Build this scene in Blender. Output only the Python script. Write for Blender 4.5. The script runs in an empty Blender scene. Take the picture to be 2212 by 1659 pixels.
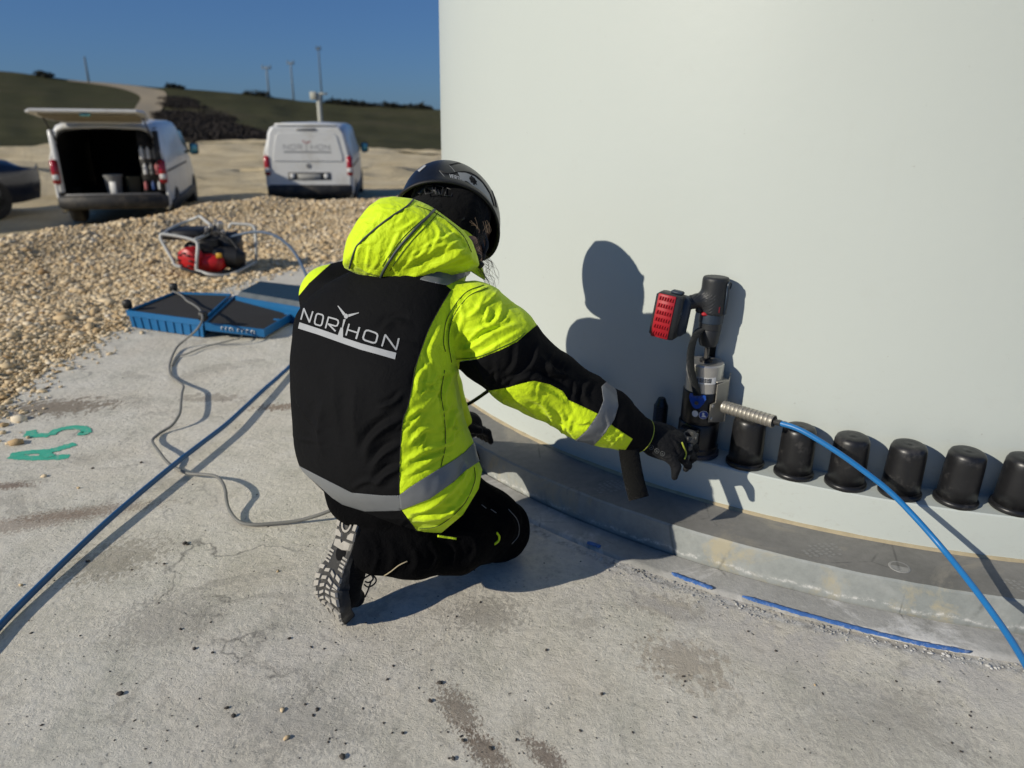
import bpy, math, random
import numpy as np
from mathutils import Vector, Matrix
from mathutils.bvhtree import BVHTree
random.seed(7); RNG = np.random.default_rng(7)
scene = bpy.context.scene
COL = scene.collection
R = math.radians

# ------------------------------------------------------------------ camera
F = 1560.0; IW, IH = 2212.0, 1659.0            # focal length and frame of the measuring grid
CAM = np.array([0.0, 0.0, 1.25])
_p, _r = R(20.4), R(0.8)
FWD = np.array([0, math.cos(_p), -math.sin(_p)])
_u0 = np.array([0, math.sin(_p), math.cos(_p)]); _r0 = np.array([1.0, 0, 0])
RT = _r0*math.cos(_r)+_u0*math.sin(_r); UP = _u0*math.cos(_r)-_r0*math.sin(_r)
cam = bpy.data.cameras.new('camera'); camo = bpy.data.objects.new('camera', cam); COL.objects.link(camo)
camo.matrix_world = Matrix(((RT[0], UP[0], -FWD[0], CAM[0]), (RT[1], UP[1], -FWD[1], CAM[1]), (RT[2], UP[2], -FWD[2], CAM[2]), (0, 0, 0, 1)))
cam.sensor_width = 36; cam.lens = 36*F/IW; cam.clip_start = 0.05; cam.clip_end = 4000
cam.dof.use_dof = True; cam.dof.focus_distance = 1.84; cam.dof.aperture_fstop = 2.6
scene.camera = camo

# ------------------------------------------------------------------ sky, sun, exposure
SKY_GAMMA, SKY_TINT = 0.62, (0.41, 0.73, 1.30, 1)
SUN_AZ, SUN_EL = 60.0, 25.5                     # direction the light travels to, and its height
world = bpy.data.worlds.new('World'); scene.world = world; world.use_nodes = True
nt = world.node_tree; nt.nodes.clear()
wo = nt.nodes.new('ShaderNodeOutputWorld'); bg = nt.nodes.new('ShaderNodeBackground')
sky = nt.nodes.new('ShaderNodeTexSky'); sky.sky_type = 'NISHITA'; sky.sun_disc = False
sky.sun_elevation = R(SUN_EL); sky.sun_rotation = R(SUN_AZ+180)
sky.air_density = 1.0; sky.dust_density = 0.25; sky.ozone_density = 3.0; sky.altitude = 300
bg.inputs['Strength'].default_value = 0.095
scene.cycles.diffuse_bounces = 1; scene.cycles.max_bounces = 8
gm = nt.nodes.new('ShaderNodeGamma'); gm.inputs[1].default_value = SKY_GAMMA
tn = nt.nodes.new('ShaderNodeMix'); tn.data_type = 'RGBA'; tn.blend_type = 'MULTIPLY'; tn.inputs[0].default_value = 1; tn.inputs[7].default_value = SKY_TINT
nt.links.new(sky.outputs[0], gm.inputs[0]); nt.links.new(gm.outputs[0], tn.inputs[6]); nt.links.new(tn.outputs[2], bg.inputs['Color']); nt.links.new(bg.outputs[0], wo.inputs['Surface'])
sd = bpy.data.lights.new('sun', 'SUN'); sd.energy = 3.8; sd.angle = R(0.5); sd.color = (1.0, 0.93, 0.80)
so = bpy.data.objects.new('sun', sd); COL.objects.link(so); so.location = (-10, -6, 8)
SUND = Vector((math.sin(R(SUN_AZ))*math.cos(R(SUN_EL)), math.cos(R(SUN_AZ))*math.cos(R(SUN_EL)), -math.sin(R(SUN_EL))))
so.rotation_euler = SUND.to_track_quat('-Z', 'Y').to_euler()
scene.view_settings.view_transform = 'Standard'; scene.view_settings.look = 'None'
scene.view_settings.exposure = 0.0; scene.view_settings.gamma = 1.0; scene.view_settings.use_curve_mapping = False

# ------------------------------------------------------------------ measuring helpers (measured point -> place in the world)
def ray(u, v): return FWD+RT*(u-IW/2)/F+UP*(IH/2-v)/F
def atd(u, v, d): return CAM+ray(u, v)*d
def atz(u, v, z=0.0):
    d = ray(u, v); return CAM+d*((z-CAM[2])/d[2])
TC = np.array([1.87, 4.05]); R_WALL, R_FL, R_PED, R_SLAB, R_BOLT = 2.255, 2.375, 2.57, 4.28, 2.317
Z_PED, Z_FL = 0.105, 0.24
def pol(r, deg, z=0.0): return np.array([TC[0]+r*math.cos(R(deg)), TC[1]+r*math.sin(R(deg)), z])
def project(P):
    q = np.asarray(P)-CAM; z = q@FWD
    return np.stack([IW/2+F*(q@RT)/z, IH/2-F*(q@UP)/z, z], -1)

# ------------------------------------------------------------------ materials
def new_mat(name):
    m = bpy.data.materials.new(name); m.use_nodes = True
    n = m.node_tree.nodes; l = m.node_tree.links
    return m, n, l, n['Principled BSDF']
def noise(n, l, co, scale, detail=6, rough=.6, dist=0.0, vec_scale=None):
    t = n.new('ShaderNodeTexNoise'); t.inputs['Scale'].default_value = scale; t.inputs['Detail'].default_value = detail
    t.inputs['Roughness'].default_value = rough; t.inputs['Distortion'].default_value = dist
    if vec_scale:
        mp = n.new('ShaderNodeMapping'); mp.inputs['Scale'].default_value = vec_scale; l.new(co, mp.inputs[0]); co = mp.outputs[0]
    l.new(co, t.inputs['Vector']); return t.outputs['Fac']
def ramp(n, l, fac, stops):
    r = n.new('ShaderNodeValToRGB'); e = r.color_ramp.elements
    e[0].position, e[0].color = stops[0][0], (*stops[0][1], 1) if len(stops[0][1]) == 3 else stops[0][1]
    e[1].position, e[1].color = stops[-1][0], (*stops[-1][1], 1)
    for p, c in stops[1:-1]:
        x = e.new(p); x.color = (*c, 1)
    l.new(fac, r.inputs[0]); return r.outputs[0]
def mixc(n, l, fac, a, b, mode='MIX'):
    m = n.new('ShaderNodeMix'); m.data_type = 'RGBA'; m.blend_type = mode
    for k, x in ((0, fac), (6, a), (7, b)):
        if isinstance(x, (int, float)): m.inputs[k].default_value = x
        elif isinstance(x, tuple): m.inputs[k].default_value = (*x, 1)
        else: l.new(x, m.inputs[k])
    return m.outputs[2]
def mth(n, l, op, a, b=0.0, c=0.0, clamp=False):
    m = n.new('ShaderNodeMath'); m.operation = op; m.use_clamp = clamp
    for k, x in ((0, a), (1, b), (2, c)):
        if isinstance(x, (int, float)): m.inputs[k].default_value = x
        else: l.new(x, m.inputs[k])
    return m.outputs[0]
def bump(n, l, h, strength, dist, prev=None):
    b = n.new('ShaderNodeBump'); b.inputs['Strength'].default_value = strength; b.inputs['Distance'].default_value = dist
    l.new(h, b.inputs['Height'])
    if prev is not None: l.new(prev, b.inputs['Normal'])
    return b.outputs[0]
def pos(n):
    return n.new('ShaderNodeNewGeometry').outputs['Position']
def simple(name, c, rough=.5, metal=0.0, var=.25, vscale=6., bs=0.0, bscale=80., bdist=.002, coat=0.0, dirt=None, spec=None):
    """plain coat with uneven tone, fine relief and optional dirt"""
    m, n, l, b = new_mat(name); co = pos(n)
    f = noise(n, l, co, vscale, 5)
    base = mixc(n, l, f, tuple(x*(1-var) for x in c), tuple(min(1, x*(1+var)) for x in c))
    if dirt:
        d = ramp(n, l, noise(n, l, co, dirt[1], 8, .7), [(dirt[2], (0, 0, 0)), (min(1, dirt[2]+.15), (1, 1, 1))])
        base = mixc(n, l, mth(n, l, 'MULTIPLY', d, dirt[3]), base, dirt[0])
    l.new(base, b.inputs['Base Color']); b.inputs['Metallic'].default_value = metal
    r = n.new('ShaderNodeMapRange'); l.new(noise(n, l, co, vscale*3, 4), r.inputs[0])
    r.inputs[3].default_value = max(0.03, rough-.1); r.inputs[4].default_value = min(1, rough+.12); l.new(r.outputs[0], b.inputs['Roughness'])
    if spec is not None: b.inputs['Specular IOR Level'].default_value = spec
    b.inputs['Coat Weight'].default_value = coat; b.inputs['Coat Roughness'].default_value = .08
    if bs: l.new(bump(n, l, noise(n, l, co, bscale, 5, .65), bs, bdist), b.inputs['Normal'])
    return m

def concrete_mat():
    m, n, l, b = new_mat('weathered_concrete'); co = pos(n)
    big = noise(n, l, co, 1.3, 6, .62, .4); mid = noise(n, l, co, 6, 8, .7, .3); fine = noise(n, l, co, 55, 8, .75)
    base = ramp(n, l, big, [(.30, (.53, .515, .42)), (.46, (.73, .68, .57)), (.56, (.71, .645, .52)), (.70, (.80, .75, .65))])
    base = mixc(n, l, .55, base, ramp(n, l, mid, [(.3, (.50, .485, .40)), (.5, (.75, .705, .60)), (.7, (.84, .80, .71))]))
    pink = ramp(n, l, noise(n, l, co, 2.1, 4, .5), [(.5, (0, 0, 0)), (.68, (1, 1, 1))])
    base = mixc(n, l, mth(n, l, 'MULTIPLY', pink, .25), base, (.64, .55, .43))
    base = mixc(n, l, .75, base, ramp(n, l, fine, [(.25, (.55, .55, .55)), (.5, (1, 1, 1)), (.8, (1.12, 1.12, 1.12))]), 'MULTIPLY')
    # blotches of dried slurry
    bl = ramp(n, l, noise(n, l, co, 3.7, 9, .72, .8, ), [(.56, (0, 0, 0)), (.60, (1, 1, 1))])
    base = mixc(n, l, mth(n, l, 'MULTIPLY', bl, .40), base, (.36, .33, .275))
    # brown mud scattered in patches
    def patch(x, y, rx, ry, rot, col, amt, cur, sc=26, th=.53):
        mp = n.new('ShaderNodeMapping'); mp.vector_type = 'TEXTURE'
        mp.inputs['Location'].default_value = (x, y, 0); mp.inputs['Rotation'].default_value = (0, 0, R(rot)); mp.inputs['Scale'].default_value = (rx, ry, 1)
        l.new(co, mp.inputs[0]); ln = n.new('ShaderNodeVectorMath'); ln.operation = 'LENGTH'; l.new(mp.outputs[0], ln.inputs[0])
        fo = mth(n, l, 'SUBTRACT', 1.0, ln.outputs['Value'], clamp=True)
        g = noise(n, l, co, sc, 9, .75, .5, (1, .6, 1))
        k = mth(n, l, 'MULTIPLY_ADD', fo, .35, g)
        mk = n.new('ShaderNodeMapRange'); l.new(k, mk.inputs[0]); mk.inputs[1].default_value = th+.13; mk.inputs[2].default_value = th+.19
        return mixc(n, l, mth(n, l, 'MULTIPLY', mth(n, l, 'MULTIPLY', mk.outputs[0], mth(n, l, 'MULTIPLY', fo, 3.0, clamp=True)), amt), cur, col)
    def G(u, v): return atz(u, v, 0)[:2]
    for (u, v, rx, ry, rot, col, amt, sc) in (
            (60, 1130, .45, .10, 20, (.24, .15, .10), .5, 120), (190, 1105, .45, .08, 15, (.24, .16, .11), .5, 130), (10, 1050, .18, .06, 10, (.16, .085, .05), .7, 120),
            (250, 1210, .28, .2, 40, (.32, .28, .21), .6, 70), (350, 1340, .25, .22, 20, (.34, .31, .265), .5, 110), (600, 880, .2, .08, 10, (.2, .12, .07), .7, 45),
            (990, 1535, .16, .07, -60, (.20, .15, .11), .7, 150), (1050, 1625, .14, .06, -50, (.17, .12, .085), .75, 150), (1180, 1635, .12, .05, -50, (.17, .12, .09), .75, 150),
            (1480, 1430, .22, .15, -30, (.44, .375, .29), .7, 60), (1440, 1310, .2, .1, -20, (.36, .32, .26), .6, 70), (120, 880, .5, .2, 10, (.22, .17, .12), .8, 40),
            (1050, 1330, .2, .13, 0, (.34, .31, .26), .6, 80), (1900, 1560, .4, .25, 0, (.40, .37, .32), .4, 90), (460, 860, .3, .1, 0, (.25, .2, .15), .5, 30), (660, 1560, .3, .2, 0, (.30, .285, .25), .4, 110)):
        g = G(u, v); base = patch(g[0], g[1], rx, ry, rot, col, amt, base, sc)
    # grey/white water stains near the tower ring
    vm = n.new('ShaderNodeVectorMath'); vm.operation = 'DISTANCE'; vm.inputs[1].default_value = (TC[0], TC[1], 0)
    sp = n.new('ShaderNodeSeparateXYZ'); l.new(co, sp.inputs[0]); cb = n.new('ShaderNodeCombineXYZ'); l.new(sp.outputs[0], cb.inputs[0]); l.new(sp.outputs[1], cb.inputs[1])
    l.new(cb.outputs[0], vm.inputs[0]); rad = vm.outputs['Value']
    near = n.new('ShaderNodeMapRange'); l.new(rad, near.inputs[0]); near.inputs[1].default_value = 3.05; near.inputs[2].default_value = 2.7
    wh = ramp(n, l, noise(n, l, co, 5, 9, .7, 1.2), [(.42, (0, 0, 0)), (.56, (1, 1, 1))])
    base = mixc(n, l, mth(n, l, 'MULTIPLY', mth(n, l, 'MULTIPLY', near.outputs[0], wh), .6), base, (.52, .50, .49))
    # dark crevice with crumbled pale edge just outside the ring
    jit = mth(n, l, 'MULTIPLY_ADD', noise(n, l, co, 14, 6, .7), .05, rad)
    ed = n.new('ShaderNodeMapRange'); l.new(mth(n, l, 'ABSOLUTE', mth(n, l, 'SUBTRACT', jit, 2.735)), ed.inputs[0]); ed.inputs[1].default_value = .022; ed.inputs[2].default_value = .004
    base = mixc(n, l, mth(n, l, 'MULTIPLY', ed.outputs[0], .8), base, mixc(n, l, ramp(n, l, noise(n, l, co, 40, 6, .7), [(.45, (0, 0, 0)), (.6, (1, 1, 1))]), (.62, .61, .58), (.28, .27, .25)))
    # fine dark specks and pits
    vo = n.new('ShaderNodeTexVoronoi'); vo.inputs['Scale'].default_value = 42; l.new(co, vo.inputs['Vector'])
    sel = ramp(n, l, noise(n, l, co, 9, 5, .6), [(.52, (0, 0, 0)), (.62, (1, 1, 1))])
    pit = ramp(n, l, vo.outputs['Distance'], [(.10, (1, 1, 1)), (.2, (0, 0, 0))])
    pitm = mth(n, l, 'MULTIPLY', pit, sel)
    base = mixc(n, l, mth(n, l, 'MULTIPLY', pitm, .45), base, (.2, .18, .15))
    # thin cracks
    vc = n.new('ShaderNodeTexVoronoi'); vc.feature = 'DISTANCE_TO_EDGE'; vc.inputs['Scale'].default_value = .8
    mpw = n.new('ShaderNodeVectorMath'); mpw.operation = 'ADD'
    nn = n.new('ShaderNodeTexNoise'); nn.inputs['Scale'].default_value = 6; nn.inputs['Detail'].default_value = 8; l.new(co, nn.inputs['Vector'])
    sc = n.new('ShaderNodeVectorMath'); sc.operation = 'SCALE'; sc.inputs['Scale'].default_value = .35; l.new(nn.outputs['Color'], sc.inputs[0])
    l.new(co, mpw.inputs[0]); l.new(sc.outputs[0], mpw.inputs[1]); l.new(mpw.outputs[0], vc.inputs['Vector'])
    crk = ramp(n, l, vc.outputs['Distance'], [(.0015, (1, 1, 1)), (.005, (0, 0, 0))])
    crk = mth(n, l, 'MULTIPLY', crk, ramp(n, l, noise(n, l, co, 1.9, 3), [(.5, (0, 0, 0)), (.6, (1, 1, 1))]))
    base = mixc(n, l, mth(n, l, 'MULTIPLY', crk, .7), base, (.12, .11, .1))
    l.new(base, b.inputs['Base Color']); b.inputs['Roughness'].default_value = .88; b.inputs['Specular IOR Level'].default_value = .3
    h1 = bump(n, l, mid, .35, .02)
    h2 = bump(n, l, noise(n, l, co, 30, 9, .76, .3), .85, .009, h1)
    h3 = bump(n, l, noise(n, l, co, 170, 6, .7), .35, .002, h2)
    h4 = bump(n, l, mth(n, l, 'MULTIPLY', pitm, -1.0), .6, .004, h3)
    l.new(h4, b.inputs['Normal']); return m

def ring_mat(name, c1, c2, stain=None, white=0.0, bs=.3):
    m, n, l, b = new_mat(name); co = pos(n)
    base = ramp(n, l, noise(n, l, co, 4, 9, .65, .6), [(.32, c1), (.62, c2)])
    base = mixc(n, l, .5, base, ramp(n, l, noise(n, l, co, 40, 8, .75), [(.3, (.7, .7, .7)), (.6, (1.05, 1.05, 1.05))]), 'MULTIPLY')
    if stain:
        base = mixc(n, l, mth(n, l, 'MULTIPLY', ramp(n, l, noise(n, l, co, 3.1, 8, .7, .7), [(.53, (0, 0, 0)), (.62, (1, 1, 1))]), .75), base, stain)
    if white:
        sp = n.new('ShaderNodeSeparateXYZ'); l.new(co, sp.inputs[0])
        zz = mth(n, l, 'ADD', sp.outputs[2], mth(n, l, 'MULTIPLY', noise(n, l, co, 9, 6, .6), .07))
        f = ramp(n, l, zz, [(.052, (0, 0, 0)), (.058, (1, 1, 1)), (.066, (.15, .15, .15)), (.08, (0, 0, 0))])
        f = mth(n, l, 'MULTIPLY', f, ramp(n, l, noise(n, l, co, 50, 8, .8), [(.45, (0, 0, 0)), (.6, (1, 1, 1))]))
        base = mixc(n, l, mth(n, l, 'MULTIPLY', f, white), base, (.75, .74, .70))
    vc = n.new('ShaderNodeTexVoronoi'); vc.feature = 'DISTANCE_TO_EDGE'; vc.inputs['Scale'].default_value = 3.2; wv = n.new('ShaderNodeMapping'); wv.inputs['Scale'].default_value = (1, 1, .2); l.new(co, wv.inputs[0]); l.new(wv.outputs[0], vc.inputs['Vector'])
    ck = mth(n, l, 'MULTIPLY', ramp(n, l, vc.outputs['Distance'], [(.002, (1, 1, 1)), (.010, (0, 0, 0))]), ramp(n, l, noise(n, l, co, 7, 6, .7), [(.48, (0, 0, 0)), (.6, (1, 1, 1))]))
    base = mixc(n, l, mth(n, l, 'MULTIPLY', ck, .6), base, tuple(x*.35 for x in c1))
    l.new(base, b.inputs['Base Color']); b.inputs['Roughness'].default_value = .8
    h = bump(n, l, noise(n, l, co, 12, 6, .6), bs*.6, .008); h = bump(n, l, noise(n, l, co, 90, 7, .7), bs, .003, h)
    l.new(h, b.inputs['Normal']); return m

def tower_mat():
    m, n, l, b = new_mat('white_tower_paint'); co = pos(n)
    base = ramp(n, l, noise(n, l, co, .9, 5, .5), [(.3, (.55, .59, .55)), (.7, (.575, .617, .575))])
    dirty = ramp(n, l, noise(n, l, co, 7, 9, .75), [(.60, (0, 0, 0)), (.78, (1, 1, 1))])
    base = mixc(n, l, mth(n, l, 'MULTIPLY', dirty, .14), base, (.46, .45, .40))
    streak = ramp(n, l, noise(n, l, co, 3, 8, .75, 0, (6, 6, .5)), [(.58, (0, 0, 0)), (.8, (1, 1, 1))])
    base = mixc(n, l, mth(n, l, 'MULTIPLY', streak, .07), base, (.5, .48, .42))
    sp = n.new('ShaderNodeSeparateXYZ'); l.new(co, sp.inputs[0]); low = n.new('ShaderNodeMapRange'); l.new(sp.outputs[2], low.inputs[0]); low.inputs[1].default_value = .75; low.inputs[2].default_value = .1
    scf = ramp(n, l, noise(n, l, co, 26, 10, .8, .6, (1, 1, 2.2)), [(.56, (0, 0, 0)), (.66, (1, 1, 1))])
    base = mixc(n, l, mth(n, l, 'MULTIPLY', mth(n, l, 'MULTIPLY', low.outputs[0], scf), .32), base, (.38, .36, .30))
    spk = ramp(n, l, noise(n, l, co, 60, 4, .5), [(.74, (0, 0, 0)), (.77, (1, 1, 1))])
    base = mixc(n, l, mth(n, l, 'MULTIPLY', spk, .35), base, (.30, .28, .24))
    l.new(base, b.inputs['Base Color']); b.inputs['Roughness'].default_value = .42
    b.inputs['Specular IOR Level'].default_value = .35
    h = bump(n, l, noise(n, l, co, 30, 4, .5), .12, .004); h = bump(n, l, noise(n, l, co, 260, 3, .5), .10, .001, h)
    l.new(h, b.inputs['Normal']); return m

def cloth(name, c, rough=.75, var=.12, sheen=.15, weave=900., bs=.25, sub=0.0, dirt=None):
    m, n, l, b = new_mat(name); co = pos(n)
    base = mixc(n, l, noise(n, l, co, 9, 6, .6), tuple(x*(1-var) for x in c), tuple(min(1, x*(1+var)) for x in c))
    if dirt: base = mixc(n, l, mth(n, l, 'MULTIPLY', ramp(n, l, noise(n, l, co, 16, 8, .75), [(.55, (0, 0, 0)), (.7, (1, 1, 1))]), dirt[1]), base, dirt[0])
    l.new(base, b.inputs['Base Color']); b.inputs['Roughness'].default_value = rough
    b.inputs['Sheen Weight'].default_value = sheen; b.inputs['Sheen Roughness'].default_value = .5; b.inputs['Specular IOR Level'].default_value = .06 if max(c) < .02 else .25
    h = bump(n, l, noise(n, l, co, 28, 5, .6, .8), bs*1.4, .012); h = bump(n, l, noise(n, l, co, 85, 5, .6, .5), bs, .004, h); h = bump(n, l, noise(n, l, co, weave, 2, .5), .2, .0008, h)
    l.new(h, b.inputs['Normal']); return m

M = {}
M['concrete'] = concrete_mat()
M['ped_top'] = ring_mat('grout_top', (.19, .185, .165), (.26, .25, .225), (.34, .31, .25), bs=.22)
M['ped_side'] = ring_mat('grout_side', (.27, .29, .275), (.37, .385, .365), (.46, .40, .26), white=.9, bs=.2)
M['ring'] = ring_mat('ring_concrete', (.30, .295, .27), (.47, .46, .43), (.72, .71, .68), bs=.7)
M['tower'] = tower_mat()
M['sealant'] = simple('tan_sealant', (.42, .35, .22), .7, var=.3, vscale=30, bs=.5)
M['bluepaint'] = simple('blue_joint_paint', (.05, .15, .42), .6, var=.4, vscale=60, bs=.9, bscale=160, dirt=((.42, .45, .50), 90, .54, .8))
M['greenspray'] = simple('green_spray_paint', (.07, .48, .32), .7, var=.25, vscale=40, bs=.5, bscale=160, dirt=((.50, .50, .42), 50, .54, .75))
M['cap'] = simple('black_plastic_cap', (.012, .012, .013), .36, var=.3, vscale=20, bs=.2, bscale=60, dirt=((.09, .085, .08), 22, .56, .55))
M['blacksteel'] = simple('black_painted_steel', (.008, .008, .010), .32, var=.3, bs=.08, dirt=((.03, .03, .03), 50, .6, .4))
M['navysteel'] = simple('navy_painted_steel', (.010, .016, .035), .4, var=.2, bs=.1)
def brushed(name, c, rough, metal=.75):
    m, n, l, b = new_mat(name); co = pos(n)
    l.new(mixc(n, l, noise(n, l, co, 20, 6, .7), tuple(x*.8 for x in c), c), b.inputs['Base Color']); b.inputs['Metallic'].default_value = metal
    r = n.new('ShaderNodeMapRange'); l.new(noise(n, l, co, 6, 6, .7, 0, (3, 3, 120)), r.inputs[0]); r.inputs[3].default_value = rough-.08; r.inputs[4].default_value = rough+.15; l.new(r.outputs[0], b.inputs['Roughness'])
    l.new(bump(n, l, noise(n, l, co, 5, 5, .7, 0, (3, 3, 160)), .15, .001), b.inputs['Normal']); return m
M['steel'] = brushed('brushed_steel', (.62, .60, .56), .38)
M['stainless'] = brushed('stainless_plate', (.50, .47, .41), .42)
M['darksteel'] = brushed('dark_steel', (.12, .115, .11), .4)
M['hose'] = simple('blue_hose', (.012, .16, .42), .38, var=.12, vscale=10, bs=.1, bscale=300)
M['hosedark'] = simple('dark_blue_hose', (.010, .085, .22), .45, var=.25, vscale=10, bs=.1, bscale=300)
M['cable'] = simple('grey_cable', (.20, .195, .175), .6, var=.2, vscale=14, bs=.1)
M['bluetab'] = simple('blue_bracket', (.008, .06, .33), .4, var=.1)
M['white'] = simple('white_print', (.72, .72, .70), .5, var=.05)
M['blackprint'] = simple('black_print', (.01, .01, .01), .5, var=.05)
M['drill'] = simple('dark_tool_plastic', (.018, .020, .023), .5, var=.25, vscale=30, bs=.25, bscale=120, bdist=.001)
M['drillblue'] = simple('navy_tool_plastic', (.020, .034, .055), .5, var=.2, bs=.15)
M['red'] = simple('red_rubber', (.42, .012, .022), .5, var=.2, vscale=40, bs=.2)
M['greyprint'] = simple('grey_print', (.16, .17, .17), .5, var=.1)
M['webbing'] = cloth('webbing_strap', (.010, .012, .013), .8, weave=500, bs=.5)
M['hiviz'] = cloth('fluorescent_yellow_fabric', (.70, .93, .012), .62, .05, .12, bs=.34)
M['black'] = cloth('black_fabric', (.0085, .0086, .0092), .8, .2, .0, bs=.22)
M['trouser'] = cloth('black_work_trouser', (.0026, .0026, .0030), .9, .3, .0, bs=.45)
M['reflect'] = simple('grey_reflective_tape', (.19, .20, .205), .38, var=.08, vscale=18, bs=.12, bscale=40, bdist=.004)
M['reflectdark'] = simple('dark_reflective_piping', (.045, .06, .055), .5, var=.2)
M['logo'] = simple('silver_print', (.40, .41, .41), .38, var=.1, vscale=12, bs=.12, bscale=60)
M['glove'] = cloth('black_rubber_glove', (.012, .0125, .014), .55, .25, .05, bs=.5)
M['strap'] = cloth('black_velcro_strap', (.009, .009, .0085), .95, .3, .1, weave=400, bs=.6)
M['yellowtrim'] = simple('yellow_trim', (.42, .48, .05), .7, var=.2)
M['helmet'] = simple('black_helmet_shell', (.006, .008, .013), .36, var=.15, bs=.04, bscale=300, dirt=((.02, .02, .02), 30, .6, .5))
M['helmettrim'] = simple('matt_black_trim', (.006, .006, .007), .6, var=.2, bs=.2)
M['skin'] = simple('skin', (.42, .22, .15), .55, var=.12)
M['hair'] = simple('brown_hair', (.13, .085, .05), .5, var=.2)
M['sole'] = simple('dusty_rubber_sole', (.028, .027, .025), .75, var=.3, vscale=25, bs=.4, dirt=((.17, .16, .14), 26, .50, .6))
M['lug'] = simple('dusty_tread_rubber', (.40, .375, .325), .85, var=.35, vscale=45, bs=.5, bscale=160, dirt=((.05, .048, .045), 30, .60, .85))
M['bootblack'] = cloth('black_boot_leather', (.008, .008, .0085), .7, .3, .03, bs=.4)

# ------------------------------------------------------------------ object helpers
def tag(o, label=None, cat=None, group=None, kind=None):
    if label: o['label'] = label
    if cat: o['category'] = cat
    if group: o['group'] = group
    if kind: o['kind'] = kind
    return o
def thing(name, label, cat, loc=(0, 0, 0), group=None, rz=0.0):
    o = bpy.data.objects.new(name, None); COL.objects.link(o); o.location = [float(x) for x in loc]; o.rotation_euler = (0, 0, rz)
    o.empty_display_size = .1; return tag(o, label, cat, group)
def mesh_data(name, V, Fc, m, smooth=True):
    me = bpy.data.meshes.new(name); V = np.asarray(V, dtype=float)
    me.from_pydata(V.tolist(), [], [list(map(int, f)) for f in Fc]); me.update()
    mats = m if isinstance(m, (list, tuple)) else [m]
    for x in mats: me.materials.append(x)
    if smooth: me.shade_smooth()
    return me
def obj(name, V, Fc, m, parent=None, smooth=True, local=False, sharp=None):
    me = mesh_data(name, V, Fc, m, smooth or sharp is not None)
    if sharp is not None:
        try: me.set_sharp_from_angle(angle=R(sharp))
        except Exception: pass
    o = bpy.data.objects.new(name, me); COL.objects.link(o)
    if parent is not None:
        o.parent = parent
        if not local and parent.type == 'EMPTY':      # mesh given in world coordinates
            o.matrix_parent_inverse = (Matrix.Translation(parent.location) @ parent.rotation_euler.to_matrix().to_4x4()).inverted()
    return o
def join(*parts):
    V = []; Fc = []; k = 0
    for v, f in parts:
        V.append(np.asarray(v, float)); Fc += [[i+k for i in q] for q in f]; k += len(v)
    return np.concatenate(V), Fc
def frame(d, hint=(0, 0, 1)):
    d = np.asarray(d, float); d = d/np.linalg.norm(d); h = np.asarray(hint, float)
    if abs(d@h) > .97*np.linalg.norm(h): h = np.array([1., 0, 0])
    x = np.cross(h, d); x /= np.linalg.norm(x); y = np.cross(d, x); return x, y, d
def spline(P, n=8, closed=False):
    P = [np.asarray(p, float) for p in P]; out = []
    Q = [2*P[0]-P[1]]+P+[2*P[-1]-P[-2]]
    for i in range(1, len(Q)-2):
        a, b, c, d = Q[i-1:i+3]
        for k in range(n):
            t = k/n; out.append(.5*((2*b)+(-a+c)*t+(2*a-5*b+4*c-d)*t*t+(-a+3*b-3*c+d)*t**3))
    out.append(P[-1]); return np.array(out)
def tube(P, r, seg=10, caps=True):
    P = np.asarray(P, float); n = len(P); rr = np.full(n, r) if np.isscalar(r) else np.asarray(r)
    T = np.gradient(P, axis=0); T /= np.linalg.norm(T, axis=1)[:, None]+1e-12
    x, y, _ = frame(T[0]); V = []
    for i in range(n):
        x = x-T[i]*(x@T[i]); x /= np.linalg.norm(x); y = np.cross(T[i], x)
        for k in range(seg):
            a = 2*math.pi*k/seg; V.append(P[i]+rr[i]*(x*math.cos(a)+y*math.sin(a)))
    Fc = [[i*seg+k, i*seg+(k+1) % seg, (i+1)*seg+(k+1) % seg, (i+1)*seg+k] for i in range(n-1) for k in range(seg)]
    if caps: Fc += [list(range(seg))[::-1], [(n-1)*seg+k for k in range(seg)]]
    return np.array(V), Fc
def lathe(prof, seg=32, o=(0, 0, 0), axis=(0, 0, 1), cap=True):
    x, y, z = frame(axis); o = np.asarray(o, float); V = []
    if tuple(axis) == (0, 0, 1): x, y, z = np.eye(3)
    for (r, h) in prof:
        for k in range(seg):
            a = 2*math.pi*k/seg; V.append(o+z*h+r*(x*math.cos(a)+y*math.sin(a)))
    n = len(prof)
    Fc = [[i*seg+k, i*seg+(k+1) % seg, (i+1)*seg+(k+1) % seg, (i+1)*seg+k] for i in range(n-1) for k in range(seg)]
    if cap: Fc += [list(range(seg))[::-1], [(n-1)*seg+k for k in range(seg)]]
    return np.array(V), Fc
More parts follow.
